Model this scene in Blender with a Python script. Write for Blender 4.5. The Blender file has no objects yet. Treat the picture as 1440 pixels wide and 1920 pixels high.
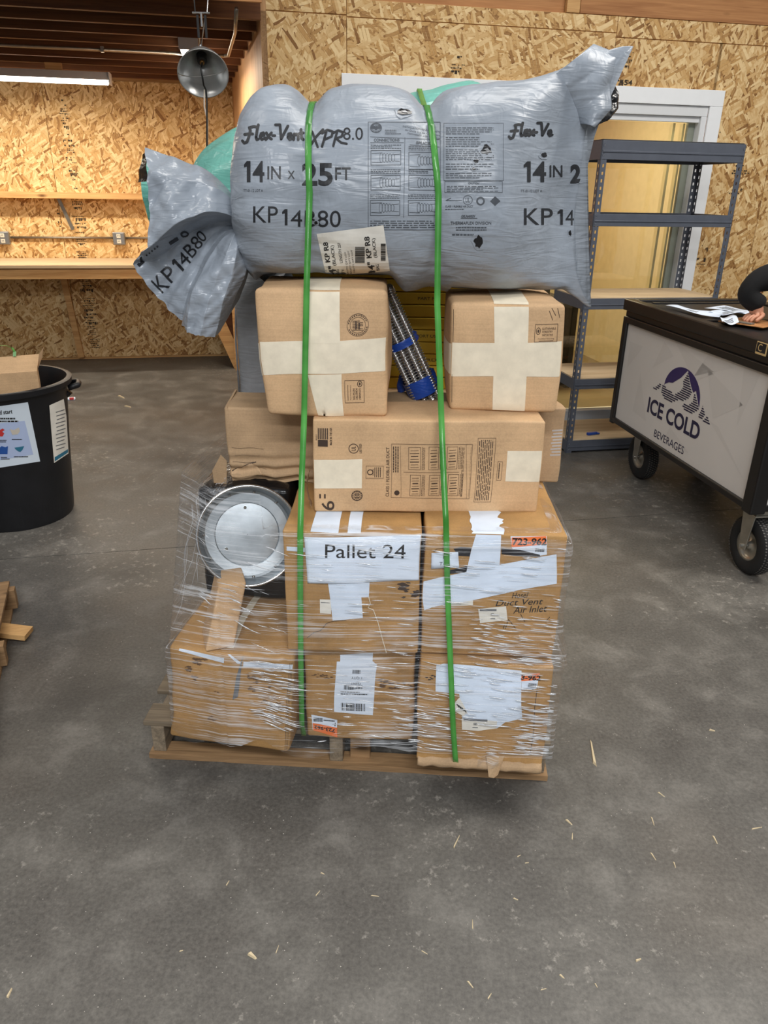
import bpy, bmesh, math, random
from mathutils import Vector, Matrix, noise
from mathutils.bvhtree import BVHTree

scn = bpy.context.scene
COL = scn.collection
R = math.radians
PI = math.pi
noise.seed_set(7)

# ------------------------------------------------------------------ camera
F_PX, CAM_H, PITCH, ROLL = 1400.0, 1.6, R(23.3), R(1.0)
_fw = Vector((0, math.cos(PITCH), -math.sin(PITCH)))
_u0 = Vector((0, math.sin(PITCH), math.cos(PITCH)))
_r0 = Vector((1, 0, 0))
_rt = _r0 * math.cos(ROLL) + _u0 * math.sin(ROLL)
_up = _u0 * math.cos(ROLL) - _r0 * math.sin(ROLL)
CAM = Vector((0, 0, CAM_H))
cam_data = bpy.data.cameras.new('camera')
cam_data.sensor_fit = 'VERTICAL'
cam_data.sensor_height = 24.0
cam_data.lens = 24.0 * F_PX / 1920.0
cam_data.clip_start = 0.02
cam = bpy.data.objects.new('camera', cam_data)
COL.objects.link(cam)
_m = Matrix((_rt, _up, -_fw)).transposed().to_4x4()
_m.translation = CAM
cam.matrix_world = _m
scn.camera = cam

# ------------------------------------------------------------------ world, lamps, exposure
scn.view_settings.view_transform = 'Standard'
scn.view_settings.look = 'None'
scn.view_settings.gamma = 1.0
scn.view_settings.use_curve_mapping = False
scn.view_settings.exposure = 0.0
world = bpy.data.worlds.new('hall_ambient')
scn.world = world
world.use_nodes = True
_bg = world.node_tree.nodes['Background']
_bg.inputs[0].default_value = (0.93, 0.96, 1.0, 1)
_bg.inputs[1].default_value = 0.24

def area_lamp(name, loc, sx, sy, power, color=(1, 0.96, 0.9), rz=0.0, tilt=0.0):
    d = bpy.data.lights.new(name, 'AREA')
    d.shape = 'RECTANGLE'
    d.size, d.size_y = sx, sy
    d.energy = power
    d.color = color
    o = bpy.data.objects.new(name, d)
    COL.objects.link(o)
    o.location = loc
    o.rotation_euler = (tilt, 0, rz)
    return o

# ceiling lamps of the hall, all above the frame
area_lamp('hall_lamp_near', (0.1, -1.5, 3.7), 2.4, 0.4, 172, (0.97, 0.985, 1.0))
area_lamp('hall_lamp_rear', (0.6, -3.6, 3.7), 2.4, 0.4, 172, (0.97, 0.985, 1.0))
area_lamp('hall_lamp_middle', (0.9, 3.0, 4.3), 2.4, 0.5, 52)
area_lamp('hall_lamp_left', (-2.6, 1.9, 4.3), 2.4, 0.5, 34)
area_lamp('hall_lamp_right', (3.3, 2.5, 4.3), 2.4, 0.5, 120)

# ------------------------------------------------------------------ measuring helpers: a ray of the camera met with a plane of known distance
def ray(px, py):
    return _fw + _rt * ((px - 720) / F_PX) - _up * ((py - 960) / F_PX)
def at(px, py, Y):
    d = ray(px, py)
    return CAM + d * (Y / d.y)
def flr(px, py, z=0.0):
    d = ray(px, py)
    return CAM + d * ((z - CAM_H) / d.z)
def on_plane(px, py, p, n):
    d = ray(px, py)
    return CAM + d * ((Vector(p) - CAM).dot(n) / d.dot(n))
YAW = R(11.5)                       # the building stands turned by this much
BROT = Matrix.Rotation(YAW, 4, 'Z')
def B(a, b, z=0.0):
    return BROT @ Vector((a, b, z))
def bw(px, py, b):
    """point of the building plane b, in building coordinates"""
    return BROT.inverted() @ on_plane(px, py, B(0, b), B(0, 1))

# ------------------------------------------------------------------ materials
def lin(c):
    c /= 255.0
    return c / 12.92 if c <= 0.04045 else ((c + 0.055) / 1.055) ** 2.4
def col(r, g, b):
    return (lin(r), lin(g), lin(b), 1)

class NT:
    def __init__(s, name):
        s.m = bpy.data.materials.new(name)
        s.m.use_nodes = True
        s.t = s.m.node_tree
        s.b = s.t.nodes['Principled BSDF']
        s.out = s.t.nodes['Material Output']
    def n(s, typ, **kw):
        nd = s.t.nodes.new(typ)
        for k, v in kw.items():
            setattr(nd, k, v)
        return nd
    def l(s, a, b):
        s.t.links.new(a, b)
    def val(s, sock, v):
        if hasattr(v, 'is_linked') or hasattr(v, 'links'):
            s.l(v, sock)
        else:
            sock.default_value = v
    def coord(s, kind='Object'):
        return s.n('ShaderNodeTexCoord').outputs[kind]
    def mapping(s, vec, scale=(1, 1, 1), rot=(0, 0, 0), loc=(0, 0, 0)):
        mp = s.n('ShaderNodeMapping')
        s.l(vec, mp.inputs[0])
        s.val(mp.inputs[1], loc)
        s.val(mp.inputs[2], rot)
        s.val(mp.inputs[3], scale)
        return mp.outputs[0]
    def noise(s, vec, scale=5.0, detail=3.0, rough=0.55, dist=0.0):
        nd = s.n('ShaderNodeTexNoise')
        s.l(vec, nd.inputs['Vector'])
        nd.inputs['Scale'].default_value = scale
        nd.inputs['Detail'].default_value = detail
        nd.inputs['Roughness'].default_value = rough
        nd.inputs['Distortion'].default_value = dist
        return nd.outputs[0]
    def ramp(s, fac, stops):
        nd = s.n('ShaderNodeValToRGB')
        e = nd.color_ramp.elements
        while len(e) < len(stops):
            e.new(0.5)
        for i, (p, c) in enumerate(stops):
            e[i].position = p
            e[i].color = c if len(c) == 4 else (*c, 1)
        s.l(fac, nd.inputs[0])
        return nd.outputs[0]
    def mix(s, fac, a, b, typ='MIX'):
        nd = s.n('ShaderNodeMix', data_type='RGBA', blend_type=typ)
        s.val(nd.inputs[0], fac)
        s.val(nd.inputs[6], a)
        s.val(nd.inputs[7], b)
        return nd.outputs[2]
    def math(s, op, a, b=0.0):
        nd = s.n('ShaderNodeMath', operation=op)
        s.val(nd.inputs[0], a)
        s.val(nd.inputs[1], b)
        return nd.outputs[0]
    def bump(s, h, strength=0.3, dist=0.01, normal=None):
        nd = s.n('ShaderNodeBump')
        nd.inputs['Strength'].default_value = strength
        nd.inputs['Distance'].default_value = dist
        s.l(h, nd.inputs['Height'])
        if normal is not None:
            s.l(normal, nd.inputs['Normal'])
        s.l(nd.outputs[0], s.b.inputs['Normal'])
        return nd.outputs[0]
    def base(s, c):
        s.val(s.b.inputs['Base Color'], c)
    def set(s, rough=None, metal=None, spec=None):
        if rough is not None: s.val(s.b.inputs['Roughness'], rough)
        if metal is not None: s.val(s.b.inputs['Metallic'], metal)
        if spec is not None: s.val(s.b.inputs['Specular IOR Level'], spec)
        return s

M = {}
def plain(name, c, rough=0.6, metal=0.0, spec=0.5, var=0.06, vscale=14.0, bump=0.0):
    t = NT(name)
    if var:
        nz = t.noise(t.coord(), vscale, 4, 0.6)
        lo = tuple(max(0, x * (1 - 2 * var)) for x in c[:3])
        hi = tuple(min(1, x * (1 + 2 * var)) for x in c[:3])
        t.base(t.ramp(nz, [(0.25, lo), (0.75, hi)]))
        if bump:
            t.bump(nz, bump, 0.004)
    else:
        t.base(c)
    t.set(rough, metal, spec)
    M[name] = t.m
    return t.m

def emitter(name, c, strength):
    t = NT(name)
    t.base((0.8, 0.8, 0.8, 1))
    t.b.inputs['Emission Color'].default_value = c
    t.b.inputs['Emission Strength'].default_value = strength
    M[name] = t.m

def osb(name, dark, mid, light, horizontal=False):
    """pressed strand board: six layers of long flat flakes laid over each other at different angles"""
    t = NT(name)
    info = t.n('ShaderNodeObjectInfo')
    sep = t.n('ShaderNodeSeparateXYZ')
    t.l(t.coord(), sep.inputs[0])
    cmb = t.n('ShaderNodeCombineXYZ')
    t.l(sep.outputs[0], cmb.inputs[0])
    t.l(sep.outputs[2], cmb.inputs[1])
    off = t.n('ShaderNodeVectorMath', operation='SCALE')
    off.inputs[0].default_value = (17.3, 11.7, 0)
    t.l(info.outputs['Random'], off.inputs['Scale'])
    add = t.n('ShaderNodeVectorMath', operation='ADD')
    t.l(cmb.outputs[0], add.inputs[0])
    t.l(off.outputs[0], add.inputs[1])
    wob = t.n('ShaderNodeTexNoise')
    wob.inputs['Scale'].default_value = 9.0
    wob.inputs['Detail'].default_value = 2.0
    t.l(add.outputs[0], wob.inputs['Vector'])
    sub = t.n('ShaderNodeVectorMath', operation='MULTIPLY_ADD')
    t.l(wob.outputs[1], sub.inputs[0])
    sub.inputs[1].default_value = (0.014, 0.014, 0)
    t.l(add.outputs[0], sub.inputs[2])
    vec = sub.outputs[0]
    fine = t.noise(t.mapping(vec, (60, 60, 1)), 1.0, 3, 0.6)
    val = t.noise(vec, 3.0, 2)
    hgt = val
    angs = [(80, .20, .044), (8, .14, .038), (-48, .17, .038), (112, .18, .034), (-20, .12, .030), (52, .17, .040), (96, .14, .024), (-70, .13, .018), (70, .10, .013), (128, .16, .028), (30, .09, .020)]
    if horizontal:
        angs = [(a + 78, p, q) for a, p, q in angs]
    for i, (a, ln, wd) in enumerate(angs):
        v = t.n('ShaderNodeTexVoronoi', voronoi_dimensions='2D', feature='F1', distance='CHEBYCHEV')
        v.inputs['Scale'].default_value = 1.0
        v.inputs['Randomness'].default_value = 0.85
        mp = t.n('ShaderNodeMapping', vector_type='TEXTURE')
        t.l(vec, mp.inputs[0])
        mp.inputs[1].default_value = (i * 3.31, i * 1.77, 0)
        mp.inputs[2].default_value = (0, 0, R(a))
        mp.inputs[3].default_value = (ln, wd, 1)
        t.l(mp.outputs[0], v.inputs['Vector'])
        sc = t.n('ShaderNodeSeparateColor')
        t.l(v.outputs['Color'], sc.inputs[0])
        inside = t.math('LESS_THAN', v.outputs['Distance'], 0.46)
        pick = t.math('GREATER_THAN', sc.outputs[0], 0.45 if i < 5 else 0.6)
        fac = t.math('MULTIPLY', inside, pick)
        nd = t.n('ShaderNodeMix', data_type='FLOAT')
        t.l(fac, nd.inputs[0])
        t.l(val, nd.inputs[2])
        edge = t.ramp(v.outputs['Distance'], [(0.36, (0, 0, 0)), (0.47, (0.22, 0.22, 0.22))])
        skew = t.math('POWER', sc.outputs[1], 0.75)
        t.l(t.math('SUBTRACT', t.math('ADD', t.math('MULTIPLY', skew, 0.72), 0.22), edge), nd.inputs[3])
        val = nd.outputs[0]
    grain = t.noise(t.mapping(vec, (8, 150, 1)) if horizontal else t.mapping(vec, (150, 8, 1)), 1.0, 2, 0.6)
    v2 = t.math('ADD', t.math('MULTIPLY', val, 0.78), t.math('ADD', t.math('MULTIPLY', grain, 0.16), t.math('MULTIPLY', fine, 0.12)))
    t.base(t.ramp(v2, [(0.10, tuple(x * .6 for x in dark[:3])), (0.32, dark), (0.52, mid), (0.92, light)]))
    t.bump(v2, 0.5, 0.004)
    t.set(0.62, 0, 0.35)
    M[name] = t.m

def wood(name, dark, light, axis=0, scale=1.0, rough=0.62, knots=True):
    t = NT(name)
    info = t.n('ShaderNodeObjectInfo')
    off = t.n('ShaderNodeVectorMath', operation='SCALE')
    off.inputs[0].default_value = (7.3, 5.1, 9.7)
    t.l(info.outputs['Random'], off.inputs['Scale'])
    add = t.n('ShaderNodeVectorMath', operation='ADD')
    t.l(t.coord(), add.inputs[0])
    t.l(off.outputs[0], add.inputs[1])
    sc = [26 * scale] * 3
    sc[axis] = 1.6 * scale
    g = t.noise(t.mapping(add.outputs[0], tuple(sc)), 1.0, 4, 0.6, 0.8)
    sc2 = [180 * scale] * 3
    sc2[axis] = 6 * scale
    g2 = t.noise(t.mapping(add.outputs[0], tuple(sc2)), 1.0, 2, 0.5)
    v = t.math('ADD', t.math('MULTIPLY', g, 0.75), t.math('MULTIPLY', g2, 0.3))
    c = t.ramp(v, [(0.3, dark), (0.7, light)])
    if knots:
        sck = [5.5 * scale] * 3
        sck[axis] = 2.0 * scale
        vo = t.n('ShaderNodeTexVoronoi')
        vo.inputs['Scale'].default_value = 1.0
        t.l(t.mapping(add.outputs[0], tuple(sck)), vo.inputs['Vector'])
        k = t.ramp(vo.outputs['Distance'], [(0.03, (1, 1, 1)), (0.11, (0, 0, 0))])
        c = t.mix(k, c, tuple(x * 0.35 for x in dark[:3]) + (1,))
    t.base(c)
    t.bump(v, 0.25, 0.003)
    t.set(rough, 0, 0.3)
    M[name] = t.m

def cardboard(name, c, flute_axis=0, dirt=0.25):
    t = NT(name)
    co = t.coord()
    a = t.noise(co, 7.0, 4, 0.6)
    sc = [2, 2, 2]
    sc[2 if flute_axis == 0 else 0] = 260
    f = t.noise(t.mapping(co, tuple(sc)), 1.0, 1)
    fib = t.noise(co, 240.0, 2)
    lo = tuple(x * (1 - dirt) for x in c[:3])
    hi = tuple(min(1, x * 1.10) for x in c[:3])
    cc = t.ramp(a, [(0.3, lo), (0.62, hi)])
    cc = t.mix(0.22, cc, t.ramp(f, [(0.3, tuple(x * .8 for x in c[:3])), (0.7, tuple(min(1, x * 1.15) for x in c[:3]))]))
    cc = t.mix(0.10, cc, t.ramp(fib, [(0.35, tuple(x * .5 for x in c[:3])), (0.65, tuple(min(1, x * 1.5) for x in c[:3]))]))
    t.base(cc)
    h = t.math('ADD', t.math('MULTIPLY', f, 0.4), a)
    t.bump(h, 0.18, 0.004)
    t.set(0.72, 0, 0.25)
    M[name] = t.m

def poly_film(name, c, rough=0.32, wr=1.0, dirt=0.2, spec=0.5, transl=0.0):
    t = NT(name)
    co = t.coord()
    a = t.noise(co, 5.0, 5, 0.6)
    def ridged(sc, d):
        return t.math('SUBTRACT', 1.0, t.math('MULTIPLY', t.math('ABSOLUTE', t.math('SUBTRACT', t.noise(t.mapping(co, sc), 1.0, 2, 0.5, d), 0.5)), 4.0))
    w1 = ridged((7, 6, 44), 0.9)
    w2 = ridged((26, 18, 16), 0.7)
    sp = t.noise(co, 60.0, 4, 0.7)
    lo = tuple(x * (1 - dirt) for x in c[:3])
    hi = tuple(min(1, x * 1.12) for x in c[:3])
    cc = t.ramp(a, [(0.28, lo), (0.62, hi)])
    cc = t.mix(t.ramp(sp, [(0.62, (0, 0, 0)), (0.8, (0.35, 0.35, 0.35))]), cc, tuple(x * .55 for x in c[:3]) + (1,))
    t.base(cc)
    t.bump(t.math('ADD', w1, t.math('MULTIPLY', w2, 0.6)), 0.26 * wr, 0.005)
    t.set(rough, 0, spec)
    M[name] = t.m

def concrete(name):
    t = NT(name)
    co = t.coord('Generated') if False else t.n('ShaderNodeNewGeometry').outputs['Position']
    big = t.noise(co, 0.8, 5, 0.6, 0.4)
    med = t.noise(co, 4.5, 6, 0.65, 0.3)
    fin = t.noise(co, 90.0, 4, 0.7)
    warm = t.noise(t.mapping(co, (1, 1, 1), (0, 0, 0), (9, 4, 0)), 0.6, 3)
    c = t.ramp(big, [(0.3, col(70, 67, 63)), (0.55, col(90, 87, 82)), (0.75, col(112, 109, 103))])
    c = t.mix(t.math('MULTIPLY', med, 1.15), c, t.ramp(med, [(0.3, col(56, 53, 50)), (0.5, col(90, 87, 82)), (0.72, col(136, 132, 125))]))
    c = t.mix(t.ramp(warm, [(0.5, (0, 0, 0)), (0.7, (0.45, 0.45, 0.45))]), c, col(102, 88, 72))
    c = t.mix(0.28, c, t.ramp(fin, [(0.3, col(56, 54, 51)), (0.7, col(140, 135, 127))]))
    # worn pale patches and dark oil stains
    vo = t.n('ShaderNodeTexVoronoi')
    vo.inputs['Scale'].default_value = 1.15
    t.l(t.mapping(co, (1, 1, 1), (0, 0, 0), (2.3, 5.1, 0)), vo.inputs['Vector'])
    st = t.math('ADD', vo.outputs['Distance'], t.math('MULTIPLY', med, 0.35))
    c = t.mix(t.ramp(st, [(0.24, (0.6, 0.6, 0.6)), (0.44, (0, 0, 0))]), c, col(58, 55, 52))
    spk = t.noise(co, 26.0, 5, 0.75)
    c = t.mix(t.ramp(t.math('MULTIPLY', spk, t.math('ADD', big, 0.45)), [(0.57, (0, 0, 0)), (0.68, (0.5, 0.5, 0.5))]), c, col(172, 166, 156))
    t.base(c)
    t.bump(t.math('ADD', t.math('MULTIPLY', fin, 0.3), med), 0.12, 0.004)
    t.set(t.ramp(med, [(0.3, (0.38,) * 3), (0.7, (0.6,) * 3)]), 0, 0.4)
    M[name] = t.m

osb('osb_vertical', col(140, 96, 50), col(202, 158, 98), col(244, 216, 164))
osb('osb_horizontal', col(140, 96, 50), col(202, 158, 98), col(244, 216, 164), True)
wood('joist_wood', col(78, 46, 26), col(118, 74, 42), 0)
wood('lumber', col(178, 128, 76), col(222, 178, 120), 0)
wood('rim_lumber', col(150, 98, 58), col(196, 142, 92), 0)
wood('plywood', col(176, 126, 82), col(220, 174, 126), 2, 0.8, knots=False)
wood('old_pallet_wood', col(84, 74, 62), col(132, 118, 98), 0, 1.4)
wood('old_pallet_slat', col(92, 82, 70), col(150, 134, 112), 1, 1.4)
wood('pallet_wood', col(112, 86, 60), col(170, 136, 98), 0, 1.2)
wood('shelf_board', col(186, 158, 122), col(220, 196, 160), 0, 1.0, knots=False)
cardboard('cardboard', col(206, 170, 130))
cardboard('cardboard_wide', col(206, 172, 134), 1)
cardboard('cardboard_old', col(178, 138, 88), 0, 0.34)
cardboard('cardboard_torn', col(182, 152, 118), 0, 0.3)
poly_film('grey_bag_film', col(150, 158, 168), 0.36, 1.0, 0.24)
poly_film('grey_tail_film', col(152, 160, 170), 0.28, 1.1, 0.18)
poly_film('green_bag_film', col(112, 180, 166), 0.3, 1.3, 0.2)
poly_film('black_film', col(22, 22, 24), 0.25, 1.0, 0.2)
poly_film('blue_film', col(28, 66, 150), 0.35, 1.0, 0.2)
poly_film('silver_film', col(150, 152, 155), 0.3, 0.7, 0.3)
concrete('concrete')
plain('joint_dark', col(46, 44, 41), 0.9)
plain('white_trim', col(244, 246, 248), 0.45, var=0.01)
plain('vinyl', col(226, 228, 230), 0.4, var=0.01)
plain('sash_grey', col(136, 142, 130), 0.4, var=0.03)
plain('sash_beige', col(206, 194, 150), 0.5, var=0.03)
plain('office_wall', col(212, 138, 52), 0.55, var=0.05, vscale=2.0)
plain('office_pale', col(196, 184, 150), 0.6, var=0.04)
plain('office_floor', col(120, 106, 80), 0.6, var=0.06, vscale=3)
plain('black_plastic', col(26, 26, 28), 0.42, var=0.12, vscale=20, bump=0.1)
plain('black_frame', col(22, 20, 20), 0.4, var=0.1)
plain('can_black', col(22, 23, 27), 0.45, var=0.18, vscale=9, bump=0.15)
plain('rubber', col(24, 24, 25), 0.75, var=0.1)
plain('tread_grey', col(92, 90, 86), 0.85, var=0.2, vscale=60)
plain('zinc', col(176, 172, 162), 0.32, 0.85, var=0.08)
plain('galvanised', col(188, 196, 202), 0.28, 0.8, var=0.1, vscale=16)
plain('galvanised_dull', col(150, 158, 164), 0.42, 0.75, var=0.1, vscale=16)
plain('steel_bright', col(205, 205, 205), 0.22, 0.95, var=0.06)
plain('conduit_steel', col(150, 142, 130), 0.35, 0.8, var=0.08)
plain('outlet_plate', col(150, 152, 154), 0.35, 0.7, var=0.05)
plain('outlet_ivory', col(228, 222, 206), 0.5, var=0.02)
plain('aluminium', col(196, 196, 194), 0.26, 0.62, var=0.06, vscale=8)
plain('shelf_steel', col(90, 95, 106), 0.42, 0.15, var=0.05)
plain('hole_dark', col(10, 10, 12), 0.9, var=0)
plain('white_panel', col(208, 204, 200), 0.4, var=0.02, vscale=2)
plain('panel_shard', col(202, 198, 194), 0.4, var=0.02, vscale=2)
plain('logo_purple', col(48, 36, 92), 0.5, var=0)
plain('logo_navy', col(30, 28, 62), 0.5, var=0)
plain('gold_print', col(206, 176, 122), 0.4, var=0.03)
plain('paper', col(222, 233, 248), 0.7, var=0.02, vscale=5)
plain('paper_blue', col(214, 226, 238), 0.5, var=0.02, vscale=5)
plain('paper_dirty', col(226, 222, 212), 0.65, var=0.05, vscale=18)
plain('white_tape', col(218, 230, 246), 0.4, var=0.04, vscale=12, bump=0.15)
plain('paper_tape', col(232, 220, 196), 0.6, var=0.05, vscale=30, bump=0.12)
plain('ink', col(26, 24, 24), 0.7, var=0)
plain('ink_bag', col(34, 36, 40), 0.5, var=0)
plain('ink_bag_fine', col(74, 79, 86), 0.55, var=0)
plain('ink_box', col(62, 46, 36), 0.7, var=0)
plain('ink_osb', col(58, 46, 32), 0.8, var=0)
plain('ink_grey', col(110, 112, 116), 0.7, var=0)
plain('orange_label', col(240, 122, 62), 0.5, var=0.02)
plain('teal_print', col(44, 112, 140), 0.5, var=0)
plain('blue_print', col(36, 84, 160), 0.5, var=0)
plain('lilac_print', col(176, 192, 226), 0.5, var=0)
plain('red_print', col(196, 52, 52), 0.5, var=0)
plain('pale_print', col(200, 192, 180), 0.5, var=0)
plain('cord_black', col(18, 18, 18), 0.5, var=0)
plain('cord_white', col(220, 206, 190), 0.5, var=0)
plain('sleeve_black', col(9, 9, 11), 0.95, var=0.15, vscale=40, bump=0.2)
plain('trouser_dark', col(38, 40, 48), 0.9, var=0.1, vscale=40)
plain('skin', col(196, 140, 112), 0.5, var=0.04)
plain('hair', col(40, 28, 22), 0.7, var=0.1, vscale=40)
plain('eye', col(240, 238, 232), 0.3, var=0)
plain('yellow_carton', col(198, 164, 40), 0.6, var=0.1, vscale=8)
plain('fixture_white', col(206, 202, 200), 0.5, var=0.02)
plain('grey_plastic', col(122, 124, 132), 0.5, var=0.04)
plain('splinter_wood', col(200, 182, 148), 0.7, var=0.1, vscale=40)
plain('dark_stain', col(104, 76, 50), 0.9, var=0.1, vscale=30)
plain('marker_black', col(24, 22, 28), 0.6, var=0.1)
plain('office_dark', col(40, 42, 40), 0.6, var=0.05)
plain('brass', col(160, 120, 70), 0.4, 0.8, var=0.04)
emitter('lamp_diffuser', (1.0, 0.92, 0.80, 1), 16.0)

def clear_film(name, tint, fac, rough, bump=True, diff=0.0, glare_streak=False, ior=1.5, cap=1.0):
    t = NT(name)
    nt = t.t
    nt.nodes.remove(t.b)
    tr = t.n('ShaderNodeBsdfTransparent')
    tr.inputs[0].default_value = tint
    gl = t.n('ShaderNodeBsdfGlossy')
    gl.inputs['Color'].default_value = (1, 1, 1, 1)
    gl.inputs['Roughness'].default_value = rough
    fr = t.n('ShaderNodeFresnel')
    fr.inputs[0].default_value = ior
    f = t.math('ADD', t.math('MINIMUM', fr.outputs[0], cap), fac)
    co = t.coord()
    if bump:
        w = t.noise(t.mapping(co, (5, 5, 150)), 1.0, 3, 0.6, 0.4)
        w2 = t.noise(t.mapping(co, (30, 30, 60)), 1.0, 3, 0.6, 0.4)
        bp = t.n('ShaderNodeBump')
        bp.inputs['Strength'].default_value = 0.8
        bp.inputs['Distance'].default_value = 0.004
        t.l(t.math('ADD', w, t.math('MULTIPLY', w2, 0.4)), bp.inputs['Height'])
        t.l(bp.outputs[0], gl.inputs['Normal'])
    mx = t.n('ShaderNodeMixShader')
    t.l(f, mx.inputs[0])
    t.l(tr.outputs[0], mx.inputs[1])
    t.l(gl.outputs[0], mx.inputs[2])
    last = mx.outputs[0]
    if diff:
        df = t.n('ShaderNodeBsdfDiffuse')
        df.inputs[0].default_value = (0.85, 0.87, 0.9, 1)
        m2 = t.n('ShaderNodeMixShader')
        if glare_streak:  # white diffuse streaks paint the glare of the film
            s1 = t.noise(t.mapping(co, (3, 3, 210)), 1.0, 3, 0.65, 0.5)
            s2 = t.noise(t.mapping(co, (6, 6, 7)), 1.0, 3, 0.6)
            t.l(t.math('MULTIPLY', t.ramp(t.math('ADD', s1, t.math('MULTIPLY', s2, 0.55)), [(0.80, (0.03,) * 3), (0.99, (1,) * 3)]), diff), m2.inputs[0])
        else:
            m2.inputs[0].default_value = diff
        t.l(last, m2.inputs[1])
        t.l(df.outputs[0], m2.inputs[2])
        last = m2.outputs[0]
    t.l(last, t.out.inputs[0])
    M[name] = t.m

clear_film('door_glass', (0.93, 0.94, 0.88, 1), 0.02, 0.02, bump=False)
clear_film('stretch_film', (0.985, 0.985, 0.985, 1), 0.0, 0.14, diff=0.5, glare_streak=True, ior=1.3, cap=0.20)
clear_film('film_ridge', (0.95, 0.96, 0.97, 1), 0.12, 0.12, bump=False, diff=0.42)  # diffuse white share puts glare into the ridge colour
clear_film('clear_tape', (0.95, 0.9, 0.8, 1), 0.06, 0.12)

def strap_mat():
    t = NT('strap_green')
    co = t.coord()
    n1 = t.noise(t.mapping(co, (3, 3, 9)), 1.0, 3)
    t.base(t.ramp(n1, [(0.3, col(52, 128, 44)), (0.7, col(96, 178, 84))]))
    w = t.noise(t.mapping(co, (400, 1, 6)), 1.0, 2)
    t.bump(w, 0.25, 0.002)
    t.set(0.26, 0, 0.6)
    t.b.inputs['Alpha'].default_value = 0.9
    M['strap_green'] = t.m
strap_mat()

# ------------------------------------------------------------------ object helpers
def link(name, mesh, mat=None, parent=None, loc=(0, 0, 0), rz=0.0, smooth=False, bevel=0.0, kind=None, label=None):
    o = bpy.data.objects.new(name, mesh)
    COL.objects.link(o)
    if parent is not None:
        o.parent = parent
    o.location = loc
    o.rotation_euler = (0, 0, rz)
    if mat and mesh and not mesh.materials:
        mesh.materials.append(M[mat])
    if smooth:
        mesh.polygons.foreach_set('use_smooth', [True] * len(mesh.polygons))
    if bevel:
        b = o.modifiers.new('bevel', 'BEVEL')
        b.width = bevel
        b.segments = 2
        b.limit_method = 'ANGLE'
    if kind:
        o['kind'] = kind
    if label:
        o['label'] = label
    return o

def tag(o, label, cat, group=None, kind=None):
    o['label'] = label
    if cat: o['category'] = cat
    if group: o['group'] = group
    if kind: o['kind'] = kind
    return o

def empty(name, loc=(0, 0, 0), rz=0.0, label=None, cat=None, group=None):
    o = bpy.data.objects.new(name, None)
    COL.objects.link(o)
    o.empty_display_size = 0.05
    o.location = loc
    o.rotation_euler = (0, 0, rz)
    if label: tag(o, label, cat, group)
    return o

def structure(o):
    o['kind'] = 'structure'
    return o

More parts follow.
